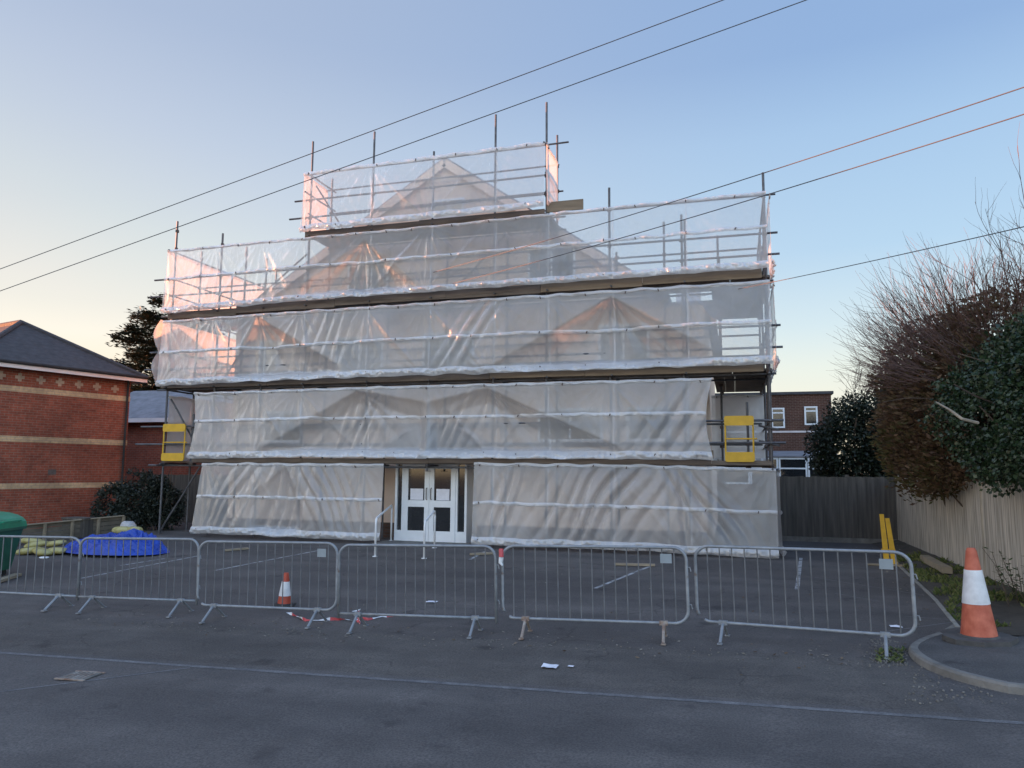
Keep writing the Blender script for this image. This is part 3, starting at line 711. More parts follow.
sheet('clear polythene sheet hung to the ground on the left of the entrance', front(ST), [(-14.02, 2.14), (-8.55, 2.14)], [(-14.02, .25), (-8.55, .22)], near(-14, -8.6), [tent((285, 466), (250, 497), (305, 500), .1)], 'sheetlow', (.48,), seed=5, drapes=[(-11.9, .9, .35, 9, .07), (-9.6, .8, -.5, 10, .06), (-13.4, .5, .5, 10, .05)],
      edge_in=lambda u, v: -.16*v*(1-u)**6)
sheet('clear polythene sheet hung to the ground on the right of the entrance', front(ST), [(-6.12, 2.18), (-2, 2.15), (.86, 2.08)], [(-6.05, .22), (-2, .22), (.86, .16)], near(-6.1, .8), [], 'sheetlow', (.5,), seed=6, drapes=[(-3.6, 1.3, .55, 8, .1), (-5.6, .5, .3, 10, .06), (-1.0, .5, -.1, 9, .05), (-.1, .7, -.7, 9, .06)])
# returns at both ends
sheet('small polythene sheet closing the left end of the topmost lift', sidep(-11.22, -1), [(17.5, 10.12), (18.75, 10.1)], [(17.5, 8.5), (18.75, 8.5)], [17.5, 18.75], (), 'sheetside', (), lk=.012, seed=11, hem_b=.12)
sheet('small polythene sheet closing the right end of the topmost lift', sidep(-4.34, 1), [(17.5, 10.18), (18.75, 10.15)], [(17.5, 8.56), (18.75, 8.56)], [17.5, 18.75], (), 'sheetside', (), lk=.012, seed=12, hem_b=.12)
sheet('polythene sheet on the left end of the second highest lift, glowing pink', sidep(-15.64, -1), [(17.5, 8.27), (22.2, 8.25)], [(17.5, 6.45), (22.2, 6.5)], [17.5, 18.7, 20.3, 22.2], (), 'sheetside', (), lk=.012, seed=13)
sheet('polythene sheet on the left end of the middle lift, glowing orange', sidep(-15.68, -1), [(17.44, 6.2), (22.2, 6.22)], [(17.44, 4.36), (22.2, 4.4)], [17.5, 18.7, 20.3, 22.2], (), 'sheetside', (.5,), lk=.012, seed=14,
      edge_in=lambda u, v: -.25*abs(math.sin(v*PI*2))*(1-u)**12)
sheet('pale polythene sheet beside the left yellow safety gate', sidep(-15.5, -1), [(17.75, 4.05), (21.2, 4.08)], [(17.95, 2.2), (21.2, 2.25)], [17.8, 18.7, 20.3], (), 'hem', (), lk=.012, seed=15, dense=.06)
sheet('polythene sheet on the right end of the second highest lift', sidep(.9, 1), [(17.5, 8.36), (22.2, 8.36)], [(17.5, 6.62), (22.2, 6.6)], [17.5, 18.7, 20.3, 22.2], (), 'sheettop', (), lk=.012, seed=16, dense=.06)
sheet('polythene sheet on the right end of the middle lift', sidep(.93, 1), [(17.5, 6.3), (22.2, 6.28)], [(17.5, 4.42), (22.2, 4.4)], [17.5, 18.7, 20.3, 22.2], (), 'sheet', (.5,), lk=.012, seed=17, dense=.06)
sheet('polythene sheet on the right end of the lowest lift beside the dark fence', sidep(.92, 1), [(17.5, 2.08), (22.2, 2.1)], [(17.5, .18), (22.2, .22)], [17.5, 18.7, 20.3, 22.2], (), 'sheetlow', (.5,), lk=.012, seed=18, dense=.06)
sheet('polythene sheet hanging behind the right yellow safety gate', front(22.3), [(-.6, 4.2), (.86, 4.2)], [(-.6, 2.2), (.86, 2.2)], [-.5, .8], (), 'hem', (), seed=19, dense=.06)

# ------------------------------------------------------------------ brick building on the left
P0 = T(131, 380, 20.4); DV = Vector((.2385, .971, 0)); NV = Vector((-.971, .2385, 0))
EZ = 4.98; P0 = Vector((P0.x, P0.y, 0))
def LB(k, n, z): return P0 - DV*k + NV*n + Vector((0, 0, z))
hb = thing('brick_building', 'red brick building with buff bands, cream brick crosses and a dark slate roof', 'building', LB(2.3, 5, 0))
KW, NW = 4.7, 24
b = MB()
b.prism([LB(0, 0, -.3), LB(KW, 0, -.3), LB(KW, NW, -.3), LB(0, NW, -.3)], (0, 0, EZ+.3)); b.build('wall', MT['brick'], hb, uv=True)
def band(z, h=.17):
    b = MB(); e = .008; b.prism([LB(-e, -e, z), LB(KW+e, -e, z), LB(KW+e, NW, z), LB(-e, NW, z)], (0, 0, h)); b.build('brick_band', MT['bandb'], hb, uv=True)
def kz(px, py):          # point on the visible wall plane
    v = ray(px, py); n_ = NV; k = (P0-CAM).dot(n_)/v.dot(n_); return CAM + v*k
for (xa, ya), (xb, yb) in (((30, 388), (110, 398.5)), ((30, 437.5), (110, 443)), ((30, 484), (95, 486))): band((kz(xa, ya).z+kz(xb, yb).z)/2-.1)
for px, py in ((1, 372.5), (20, 375), (41, 379), (60, 381), (79, 383.5), (97, 386), (115, 388.5)):
    p = kz(px, py); b = MB(); k = (P0-p).dot(DV); u = .075
    zc = 4.55+ (p.z-4.55)*.5
    for da, dz, w, h in ((0, 0, .1, .25), (0, 0, .26, .09)):
        a = LB(k-w/2, -.01 if w < .2 else -.012, zc-h/2); c = LB(k+w/2, -.01 if w < .2 else -.012, zc-h/2)
        b.prism([a, c, c+NV*.02, a+NV*.02], (0, 0, h))
    b.build('brick_cross', MT['bandb'], hb)
b = MB(); oh = .35
ev = [LB(-oh, -oh, EZ), LB(KW+oh, -oh, EZ), LB(KW+oh, NW, EZ), LB(-oh, NW, EZ)]
ap = T(21, 323, 18.2); kk = (P0-ap).dot(DV); an = (ap-P0).dot(NV); az = ap.z
A1 = LB(kk, an, az); A2 = LB(kk, NW, az)
b.poly([ev[0], ev[1], A1]); b.poly([ev[1], ev[2], A2, A1]); b.poly([ev[3], ev[0], A1, A2]); b.poly([ev[2], ev[3], A2]); b.poly(ev[::-1])
rf = b.build('roof', MT['slate'], hb)
b = MB(); b.tube([A1+Vector((0, 0, .02)), A2+Vector((0, 0, .02))], .09, 6); b.tube([ev[0]+Vector((0, 0, .03)), A1+Vector((0, 0, .03))], .07, 6); b.tube([ev[1]+Vector((0, 0, .03)), A1+Vector((0, 0, .03))], .07, 6); b.build('ridge_tiles', MT['slate'], rf)
b = MB()
for a, c in ((ev[0], ev[1]), (ev[1], ev[2]), (ev[0], ev[3])):
    b.bar(a-Vector((0, 0, .07)), c-Vector((0, 0, .07)), .03, .15)
b.build('fascia', MT['fascia'], hb)
b = MB()
b.tube([ev[0]+Vector((0, 0, .02))-NV*.05, ev[1]+Vector((0, 0, .02))-NV*.05], .05, 8); b.build('gutter', MT['black'], hb)
p = kz(52, 472); b = MB(); k = (P0-p).dot(DV); a, c = LB(k-.12, -.008, p.z-.08), LB(k+.12, -.008, p.z-.08); b.prism([a, c, c+NV*.02, a+NV*.02], (0, 0, .16)); b.build('air_brick', MT['plinth'], hb)
b = MB(); a = LB(.12, -.06, 0); b.tube([a, a+Vector((0, 0, EZ-.1))], .035, 8); b.build('drainpipe', MT['black'], hb)

ob = thing('brick_outbuilding', 'low red brick building with grey roof and white fascia behind the left scaffold corner', 'building', (-20, 26, 0))
b = MB(); b.box2((-27, 26, -.2), (-16.2, 32, 3.95)); b.build('wall', MT['brick'], ob, uv=True)
b = MB(); b.prism([(-27.4, 25.6, 4.0), (-27.4, 29, 5.6), (-27.4, 32.4, 4.0)], (11.6, 0, 0)); b.build('roof', MT['slatel'], ob)
b = MB(); b.box2((-27.4, 25.56, 3.86), (-15.8, 25.59, 4.03)); b.build('fascia', MT['fascia'], ob)
# unseen houses added on the left to keep the low sun off the yard
def shade_house(label, x0, y0, x1, y1, h, rh):
    o = thing('brick_house', label, 'house', ((x0+x1)/2, y0, 0))
    b = MB(); b.box2((x0, y0, -.8), (x1, y1, h)); b.build('wall', MT['brick'], o, uv=True)
    b = MB(); ym = (y0+y1)/2; b.prism([(x0-.3, y0-.4, h), (x0-.3, ym, h+rh), (x0-.3, y1+.4, h)], (x1-x0+.6, 0, 0)); b.build('roof', MT['slate'], o)
    for k in range(int((x1-x0)/3)):
        for z in (1.0, 3.6, 5.6):
            if z+1.2 < h:
                xc = x0+1.5+3*k; w = MB()
                for a, c in (((xc-.6, z), (xc-.54, z+1.2)), ((xc+.54, z), (xc+.6, z+1.2)), ((xc-.54, z), (xc+.54, z+.06)), ((xc-.54, z+1.14), (xc+.54, z+1.2)), ((xc-.03, z+.06), (xc+.03, z+1.14))): w.box2((a[0], y0-.03, a[1]), (c[0], y0-.002, c[1]))
                fo = w.build('window', MT['white'], o); g = MB(); g.box2((xc-.54, y0-.012, z+.06), (xc+.54, y0-.004, z+1.14)); g.build('pane', MT['glass'], fo)
shade_house('unseen red brick house added to block the sun, beyond the buff banded building', -46, 9.6, -29, 16.9, 7.6, 2.6)
shade_house('unseen red brick terrace added far down the street on the left to block the sun', -92, -32, -82, 14, 10.4, 3.2)
shade_house('unseen tall red brick block added far back on the left to keep the sun off', -76, 25, -62, 42, 11.4, 3.0)

# ------------------------------------------------------------------ fences
def board_fence(name, label, a, c, h, mat, bw=.1, posts=2.4, hz0=0.0, gravel=True):
    a, c = Vector((*a, 0)), Vector((*c, 0)); L = (c-a).length; d = (c-a)/L; n_ = Vector((-d.y, d.x, 0))
    f = thing(name, label, 'fence', (a.x, a.y, gz(a.x, a.y)))
    b = MB(); x = 0
    while x < L-.02:
        p = a + d*(x+bw/2); z = gz(p.x, p.y)+hz0; hh = h+random.uniform(-.012, .012)
        ang = math.atan2(d.y, d.x)+.05
        b.box((p.x, p.y, z+(.14 if gravel else .02)+hh/2), (bw+.012, .014, hh), Matrix.Rotation(ang, 3, 'Z')); x += bw
    b.build('fence_boards', MT[mat], f)
    x = 0
    while x <= L+.01:
        p = a + d*x + n_*.05; q = MB(); q.box((p.x, p.y, gz(p.x, p.y)+hz0+(h+.2)/2), (.09, .09, h+.2), Matrix.Rotation(math.atan2(d.y, d.x), 3, 'Z'))
        if 14 < p.y < 15.5 and mat == 'fencep': q.box((p.x-n_.x*.065, p.y-n_.y*.065, gz(p.x, p.y)+hz0+(h+.05)/2), (.05, .05, h+.1), Matrix.Rotation(math.atan2(d.y, d.x), 3, 'Z'))
        q.build('post', MT[mat], f); x += posts
    if gravel:
        q = MB(); z = gz(a.x, a.y)+hz0; q.bar((a.x, a.y, z+.06), (c.x, c.y, gz(c.x, c.y)+hz0+.06), .04, .15); q.build('gravel_board', MT['kerb'], f)
    q = MB()
    for z_ in (.45, 1.45):
        q.bar((a+n_*.035)+Vector((0, 0, gz(a.x, a.y)+hz0+z_)), (c+n_*.035)+Vector((0, 0, gz(c.x, c.y)+hz0+z_)), .05, .08)
    q.build('arris_rail', MT[mat], f); return f
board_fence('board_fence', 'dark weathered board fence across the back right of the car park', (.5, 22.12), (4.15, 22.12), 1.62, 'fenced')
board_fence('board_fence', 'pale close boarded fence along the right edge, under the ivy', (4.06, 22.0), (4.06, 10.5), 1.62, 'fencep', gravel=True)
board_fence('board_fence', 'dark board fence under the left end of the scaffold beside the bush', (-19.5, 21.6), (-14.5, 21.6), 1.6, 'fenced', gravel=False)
# posts that show on the near face of the pale fence
lf = thing('panel_fence', 'low wooden panel fence at the foot of the brick wall behind the green bin', 'fence', (-17.5, 14.5, 0))
fa, fb = Vector((-18.35, 13.2, 0)), Vector((-16.5, 17.4, 0)); fd = (fb-fa).normalized()
for k in range(8):
    p = fa.lerp(fb, k/7); b = MB(); b.box((p.x, p.y, gz(p.x, p.y)+.22), (.06, .06, .56)); b.build('post', MT['timber'], lf)
b = MB()
for j in range(4): b.bar((fa.x-.05, fa.y, gz(fa.x, fa.y)+.1+.12*j), (fb.x-.05, fb.y, gz(fb.x, fb.y)+.1+.12*j), .02, .105)
b.build('panel', MT['fencel'], lf)
b = MB(); b.bar((fa.x, fa.y, gz(fa.x, fa.y)+.52), (fb.x, fb.y, gz(fb.x, fb.y)+.52), .08, .03); b.build('rail', MT['timber'], lf)

# ------------------------------------------------------------------ house on the right
hr = thing('brick_house', 'dark brown brick house with a flat parapet and white windows beyond the back fence', 'house', (2, 36, 0))
b = MB(); b.box2((-8, 36, -.2), (4.2, 44, 5.5)); b.build('wall', MT['brickd'], hr, uv=True)
b = MB(); b.box2((-8.1, 35.9, 5.5), (4.3, 44.1, 5.62)); b.build('coping', MT['slate'], hr)
b = MB(); b.box2((-8, 35.97, 3.78), (4.2, 35.995, 3.86)); b.build('string_course', MT['trim'], hr)
def simple_window(root, x0, x1, z0, z1, t, gm='glass', tr=.75, nm='window'):
    w = MB(); e = .07
    for a, c in (((x0, z0), (x0+e, z1)), ((x1-e, z0), (x1, z1)), ((x0+e, z0), (x1-e, z0+e)), ((x0+e, z1-e), (x1-e, z1)), ((x0+e, lerp(z0, z1, tr)-.03), (x1-e, lerp(z0, z1, tr)+.03))): w.box2((a[0], t-.05, a[1]), (c[0], t-.003, c[1]))
    fo = w.build(nm, MT['white'], root); g = MB(); g.box2((x0+e, t-.02, z0+e), (x1-e, t-.01, z1-e)); g.build('pane', MT[gm], fo)
for (a, b_, c, d) in ((771, 408, 785, 428), (804, 406.5, 818, 425)):
    x0, x1, z0, z1 = wz(a, b_, c, d, 36); simple_window(hr, x0, x1, z0, z1, 36)
x0, x1, z0, z1 = wz(690, 408, 704, 428, 36); simple_window(hr, x0, x1, z0, z1, 36)
cv = thing('conservatory', 'white framed conservatory at the foot of the dark brick house', 'conservatory', (2, 33, 0))
b = MB(); b.box2((-.5, 33, 0), (4.0, 35.96, 1.5)); b.build('dwarf_wall', MT['brickd'], cv, uv=True)
b = MB(); b.prism([(-.6, 32.9, 2.62), (4.1, 32.9, 2.62), (4.1, 35.95, 2.9), (-.6, 35.95, 2.9)], (0, 0, .06)); b.build('roof', MT['slatel'], cv)
for k in range(4): simple_window(cv, -.5+k*1.12, .6+k*1.12, 1.5, 2.6, 33, 'glass', .6)
b = MB(); b.box2((-.45, 33.05, 1.5), (3.95, 33.1, 1.9)); b.build('blind', MT['curtain'], cv)

# ------------------------------------------------------------------ barriers
def rounded(w, z0, z1, r, bottom=True, k=6):
    pts = []
    cs = [(w/2-r, z1-r, 0), (-w/2+r, z1-r, 90)] + ([(-w/2+r, z0+r, 180), (w/2-r, z0+r, 270)] if bottom else [])
    for cx, cz, a0 in cs:
        for i in range(k+1): a = math.radians(a0+90*i/k); pts.append((cx+r*math.cos(a), 0, cz+r*math.sin(a)))
    return pts
BW = 2.1
def make_barrier(kind, label, rust=False):
    o = thing('crowd_barrier', label, 'barrier', (0, 0, 0), 'steel barriers across the car park mouth', absolute=False)
    z0, z1 = .2, 1.08
    b = MB()
    if kind == 'round':
        pts = rounded(BW, z0, z1, .15); n4 = len(pts)//4
        b.tube(pts[2*n4+n4//2+1:] + pts[:2*n4+n4//2], .0185, 8); b.build('frame', MT['barrier'], o, smooth=True)
    else:
        pts = [(BW/2, 0, z0-.06)] + rounded(BW, z0, z1, .15, False) + [(-BW/2, 0, z0-.06)]
        b.tube(pts, .0185, 8); b.build('frame', MT['barrier'], o, smooth=True)
    b = MB(); e = .13 if kind == 'round' else .02
    b.tube([(-BW/2+e, 0, z0), (BW/2-e, 0, z0)], .0175, 8); b.build('bottom_rail', MT['rust' if rust else 'barrier'], o, smooth=True)
    nb = 15
    for k in range(nb):
        x = lerp(-BW/2, BW/2, (k+1)/(nb+1)); b = MB(); b.tube([(x, 0, z0), (x, 0, z1)], .0075, 6); b.build('bar', MT['bar'], o)
    for x in (-BW/2+.27, BW/2-.27):
        b = MB()
        for sg in (-1, 1): b.tube([(x, 0, z0), (x, sg*.05, z0-.03), (x, sg*.24, .015)], .017, 8); b.box((x, sg*.245, .008), (.05, .06, .014))
        b.box((x, 0, z0), (.09, .05, .05)); b.build('foot', MT['rust' if rust else 'barrier'], o)
    for z in (.42, .85): b = MB(); b.tube([(BW/2, 0, z), (BW/2+.035, 0, z), (BW/2+.045, 0, z-.05)], .007, 6); b.build('hook', MT['barrier'], o)
    return o
def add_plate(o, x=BW/2-.22):
    b = MB(); b.box((x, -.015, .95), (.125, .006, .11)); return b.build('plate', MT['plate'], o)
def place_barrier(o, px0, px1, ta, tb, dz=0):
    A, B = T(px0, 560, ta), T(px1, 560, tb)
    A = Vector((A.x, ta, gz(A.x, ta)+.01)); B = Vector((B.x, tb, gz(B.x, tb)+.01)); m = (A+B)/2; d = B-A
    o.location = m; o.rotation_euler = (random.uniform(-.015, .015), -math.atan2(d.z, math.hypot(d.x, d.y)), math.atan2(d.y, d.x)); o.scale = (d.length/(BW+.02), 1, 1)
b1 = make_barrier('round', 'steel barrier at the right end of the row, its foot by the kerb')
b4 = copy_tree(b1); tag(b4, 'steel barrier with rounded corners in front of the small traffic cone')
add_plate(b1); add_plate(b4)
b2 = make_barrier('round', 'steel barrier with a rusty bottom rail and rusty feet', True); add_plate(b2)
b3 = make_barrier('square', 'steel barrier in front of the double doors, with tape at its left foot')
b5 = copy_tree(b3); tag(b5, 'steel barrier in front of the blue tarpaulin')
b6 = copy_tree(b3); tag(b6, 'steel barrier in front of the green bin, cut by the left edge of the photo')
for o, a, c, ta, tb in ((b1, 696, 914, 9.5, 9.12), (b2, 503, 689, 9.2, 9.3), (b3, 340, 498, 9.05, 9.15), (b4, 199, 339, 9.2, 9.22), (b5, 80, 200, 9.4, 9.45), (b6, -55, 81, 9.5, 9.42)): place_barrier(o, a, c, ta, tb)

# ------------------------------------------------------------------ cones
def cone(label, p, h, rb, rt, base, parts, basemat, bh):
    o = thing('traffic_cone', label, 'cone', p, absolute=False)
    b = MB(); n = len(base); b.prism([(x, y, 0) for x, y in base], (0, 0, bh)); b.lathe([(rb*1.12, bh), (rb*1.04, bh+.02)], (0, 0, 0), 28); b.build('base', MT[basemat], o)
    R = lambda z: lerp(rb, rt, (z-bh)/(h-bh))
    for nm, z0, z1, m, e in parts:
        b = MB(); b.lathe([(R(z0)+e, z0), (R((z0+z1)/2)+e, (z0+z1)/2), (R(z1)+e, z1)], (0, 0, 0), 32); b.build(nm, MT[m], o, smooth=False)
    return o
g = G(978, 646); oct8 = [(.34*math.cos(math.radians(22.5+45*i))*1.12, .34*math.sin(math.radians(22.5+45*i))) for i in range(8)]
pz = gz(g.x, g.y)+kh((g.x, g.y))+.012
c1 = cone('large orange and white traffic cone on the pavement by the pale fence', (g.x+.02, g.y, pz), 1.0, .185, .055, oct8, [('lower_body', .06, .44, 'orange', 0), ('sleeve', .42, .79, 'sleeve', .006), ('upper_body', .78, 1.0, 'orange', 0)], 'conegrey', .06)
b = MB(); b.tube([(0, 0, 1.0), (0, 0, 1.03)], [.052, .042], 16); b.build('cap', MT['orange'], c1)
c1.rotation_euler = (.0, -.035, .3)
g = G(284, 607); sq = [(.15, -.15), (.15, .15), (-.15, .15), (-.15, -.15)]
c2 = cone('small red and white traffic cone in the car park behind a barrier', (g.x, g.y, gz(g.x, g.y)+.01), .5, .105, .035, sq, [('lower_body', .03, .17, 'redor', 0), ('sleeve', .16, .37, 'sleeve', .004), ('upper_body', .365, .5, 'redor', 0)], 'black', .03)
c2.rotation_euler = (0, .03, .4)

# folded yellow trestle sign by the back fence
yp = G(891, 566); o = thing('folding_sign', 'narrow yellow folding sign standing by the dark fence corner', 'sign', (yp.x, yp.y, gz(yp.x, yp.y)+.01), absolute=False)
for sg in (-1, 1):
    b = MB(); b.prism([(sg*.07-.055, 0, .02), (sg*.07+.055, 0, .02), (sg*.05-.06+.04, .1, .98-.04*sg), (sg*.05-.06-.04, .1, .98-.04*sg)], (0, .03, 0)); b.build('leg_board', MT['yellow'], o)
b = MB(); b.box((-.03, .04, .3), (.26, .02, .05)); b.build('cross_bar', MT['yellow'], o)
b = MB(); b.box((-.1, -.1, .02), (.7, .14, .03)); b.build('foot', MT['timber'], o)

# ------------------------------------------------------------------ bin, sacks, tarp, planks, tape, litter
bp = Vector((-14.25, 11.3, gz(-14.25, 11.3)+.012)); bn = thing('wheeled_bin', 'green wheeled bin with a bright domed lid at the left edge', 'bin', bp, absolute=False); bn.rotation_euler = (0, 0, .35); bn.scale = (.95, .95, .86)
b = MB(); 
lo, hi = [(-.52, -.42), (.52, -.42), (.52, .42), (-.52, .42)], [(-.66, -.52), (.66, -.52), (.66, .52), (-.66, .52)]
b.v += [Vector((x, y, .16)) for x, y in lo] + [Vector((x, y, 1.08)) for x, y in hi]
for q in ((3, 2, 1, 0), (4, 5, 6, 7), (0, 1, 5, 4), (1, 2, 6, 5), (2, 3, 7, 6), (3, 0, 4, 7)): b.quadf(list(q))
b.box((0, 0, 1.1), (1.4, 1.12, .06)); 
for x in (-.3, 0, .3): b.box((x, -.495, .65), (.05, .06, .7), Matrix.Rotation(-.1, 3, 'X'))
b.build('bin_body', MT['green'], bn)
b = MB(); k = 12; prf = [(.7*math.cos(PI*i/k), 1.13+.34*math.sin(PI*i/k)**.8) for i in range(k+1)]
b.prism([(x, -.58, z) for x, z in prf], (0, 1.16, 0)); b.tube([(.62, -.3, 1.25), (.72, -.3, 1.28), (.72, .3, 1.28), (.62, .3, 1.25)], .02, 6); b.build('lid', MT['greenl'], bn)
for x in (-.42, .42):
    for y in (-.34, .34): b = MB(); b.tube([(x-.025, y, .08), (x+.025, y, .08)], .08, 14); b.box((x, y, .14), (.03, .05, .1)); b.build('wheel', MT['black'], bn)
def sack(label, p, rz, sx, sy, sz, m='sack', name='sack', cat='sack', tilt=0):
    b = MB(); nu, nv = 20, 10; p = Vector(p); R = Matrix.Rotation(rz, 3, 'Z') @ Matrix.Rotation(tilt, 3, 'Y'); s_ = random.random()*50
    def f(u, v):
        a, e = 2*PI*u, PI*(v-.5); ce = math.copysign(abs(math.cos(e))**.6, math.cos(e))
        q = Vector((math.copysign(abs(math.cos(a))**.5, math.cos(a))*ce*sx/2, math.copysign(abs(math.sin(a))**.6, math.sin(a))*ce*sy/2, math.sin(e)*sz/2))
        q *= 1+.14*N(q.x*6+s_, q.y*6, q.z*6); return R @ q
    b.grid(f, nu, nv); o = b.build(name, MT[m], smooth=True); o.location = p; return tag(o, label, cat)
def gpt(px, py, dz): p = G(px, py); return (p.x, p.y, gz(p.x, p.y)+dz)
for (px, py, dz, rz, lb) in ((28, 555, .1, .5, 'yellow sack lying nearest the green bin'), (42, 556, .1, -.2, 'yellow sack at the front of the heap, in the middle'), (56, 555, .1, .2, 'yellow sack at the right front of the heap'), (36, 553, .2, .8, 'yellow sack on top of the heap, tilted to the left'), (55, 552, .2, .15, 'pale yellow sack on top of the heap at its right end'), (31, 550, .22, .4, 'yellow sack at the back of the heap by the low fence')):
    tag(sack(lb, gpt(px, py, dz), rz, .5, .3, .15, tilt=random.uniform(-.25, .25)), group='yellow sacks heaped by the low fence')
p = gpt(44, 559, .03); tag(sack('crumpled white plastic scrap on the ground by the yellow sacks', p, .2, .2, .12, .05, 'white', 'plastic_scrap', 'scrap'))
# blue tarpaulin over a heap
tc = G(93, 557); b = MB()
def tarpf(u, v):
    a, r = 2*PI*u, v; ca, sa = math.cos(a), math.sin(a); lx, ly = 1.5, .8
    x, y = ca*lx*r, sa*ly*r
    h = .42*max(0, 1-r**2.6)*(.55+.45*max(0, min(1, .5+x/1.6))) + .1*N(x*2.2, y*2.2, 4)*(1-r**4) + .12*abs(N(x*4, y*4, 2))*(1-r**6) + .1*(1-abs(N(x*7, y*7, 1))*2.4)*(1-r**8)
    if x < -1.0: h = max(h, .22*max(0, 1-((x+1.3)**2+(y*1.2)**2)/.16)+.03*N(x*9, y*9))
    w = 1+.07*N(ca*3, sa*3, 7)*r
    return (tc.x + (x*.95+y*.25)*w, tc.y+.65 + (y-.12*x)*w, gz(tc.x, tc.y+.6)+.02+max(0, h)+.02*r)
b.grid(tarpf, 72, 26); o = b.build('tarpaulin', MT['tarp'], smooth=False); tag(o, 'crumpled blue tarpaulin spread over a heap beside the dark bush', 'tarpaulin')
tag(sack('pale yellow sack on top of the blue tarpaulin, the left one', (tc.x+.05, tc.y+.75, .5), .3, .42, .3, .18), group='yellow sacks on the tarpaulin')
tag(sack('pale yellow sack on top of the blue tarpaulin, the right one', (tc.x+.38, tc.y+.8, .52), -.3, .42, .28, .16), group='yellow sacks on the tarpaulin')
tag(sack('clear plastic bag perched on the heap behind the blue tarpaulin', (tc.x-.1, tc.y+1.1, .5), 0, .36, .3, .4, 'bag', 'plastic_bag', 'bag'))
def plank(label, A, B, w, h, m='timber', name='plank'):
    b = MB(); b.bar(A, B, w, h); tag(b.build(name, MT[m]), label, 'plank')
A = G(84, 552); plank('timber plank leaning on the left side of the tarpaulin heap', (A.x-.2, A.y+.3, .08), (A.x+.35, A.y+1.2, .55), .14, .04)
A, B = G(-6, 585), G(18, 577); plank('timber plank lying on the ground by the green bin', (A.x, A.y, gz(A.x, A.y)+.05), (B.x, B.y, gz(B.x, B.y)+.05), .14, .05)
A, B = G(925, 566), G(948, 580); plank('pale timber block lying on the verge by the fence foot', (A.x, A.y, vz(A.x, A.y)+.08), (B.x, B.y, vz(B.x, B.y)+.08), .16, .11)
for a, c, lb in (((225, 552), (248, 550), 'board off-cut lying under the left ground sheet'), ((470, 556), (492, 555), 'board off-cut lying just right of the entrance'), ((615, 566), (655, 567), 'board off-cut lying under the right ground sheet')):
    A, B = G(*a), G(*c); plank(lb, (A.x, A.y, gz(A.x, A.y)+.04), (B.x, B.y, gz(B.x, B.y)+.04), .12, .04)
# hollow timber frame behind the barrier (pallet pieces by the heap)
A = T(78, 540, 16.6); tp = thing('storage_box', 'dark low wooden box by the bush behind the tarpaulin', 'box', (A.x, A.y, gz(A.x, A.y)+.01), absolute=False)
b = MB(); b.box((0, 0, .25), (.75, .4, .48)); b.build('box_body', MT['fenced'], tp); b = MB(); b.box((0, 0, .515), (.8, .45, .04)); b.build('lid', MT['fenced'], tp)
def tape(label, pts, w=.034):
    b = MB(); P_ = [G(*p) for p in pts]; dist = 0; fin = []
    for p, q in zip(P_, P_[1:]):
        n_ = max(2, int((q-p).length/.06))
        for k in range(n_): fin.append(p.lerp(q, k/n_))
    fin.append(P_[-1])
    for i, p in enumerate(fin):
        d = fin[min(i+1, len(fin)-1)] - fin[max(i-1, 0)]; sd = Vector((-d.y, d.x, 0)).normalized()*w/2
        sd = sd*math.cos(i*.5)+Vector((0, 0, .7*w*math.sin(i*.5)**2)); z = gz(p.x, p.y)+.022+.015*abs(N(i*.7, 3))
        b.v += [Vector((p.x, p.y, z))+sd, Vector((p.x, p.y, z))-sd]
    for i in range(len(fin)-1): b.quadf([2*i, 2*i+1, 2*i+3, 2*i+2], 0 if (i//3) % 2 else 1)
    tag(b.build('warning_tape', [MT['red'], MT['white']]), label, 'tape')
tape('red and white tape trailing on the ground below the small cone', [(287, 614), (297, 618), (306, 622), (318, 622), (330, 621), (345, 621), (352, 622)])
tape('crumpled red and white tape bunched at the left foot of a barrier', [(352, 613), (360, 612), (356, 618), (360, 625), (355, 620), (368, 621), (382, 618), (396, 617)])
A = T(501, 557, 9.12); b = MB(); b.tube([(A.x, A.y, A.z+.1), (A.x+.01, A.y-.02, A.z)], .03, 8, 0); b.tube([(A.x+.01, A.y-.02, A.z), (A.x, A.y-.02, A.z-.07), (A.x+.03, A.y-.03, A.z-.1)], [.032, .026, .01], 8, 1); tag(b.build('warning_tape', [MT['red'], MT['white']]), 'red and white tape knotted between the two middle barriers', 'tape')
def litter(label, px, py, s_, m='paper'):
    p = G(px, py); b = MB()
    b.grid(lambda u, v: (p.x+(u-.5)*s_, p.y+(v-.5)*s_*.9, gz(p.x, p.y)+.02+.03*s_*5*abs(N(u*2+px, v*2))), 5, 5); tag(b.build('paper_scrap', MT[m]), label, 'litter')
litter('white paper scrap on the road below the rusty barrier', 550, 668, .16)
litter('tiny white scrap on the road right of the larger paper', 571, 668, .06)
litter('white scrap lying behind the right end barrier', 896, 628, .14)
litter('white scrap lying in the car park in front of the doors', 432, 603, .16)
p = G(80, 677); o = thing('drain_cover', 'small worn metal cover set in the road at the left', 'drain cover', (p.x, p.y, gz(p.x, p.y)+.012), absolute=False); o.rotation_euler = (0, 0, .1)
b = MB(); b.box((0, 0, 0), (.3, .26, .01)); b.build('lid', MT['kerb'], o)
b = MB()
for k in range(5): b.box((-.1+.05*k, 0, .007), (.012, .2, .006))
b.box((0, .14, .002), (.34, .025, .012)); b.box((0, -.14, .002), (.34, .025, .012)); b.build('rim', MT['rust'], o)

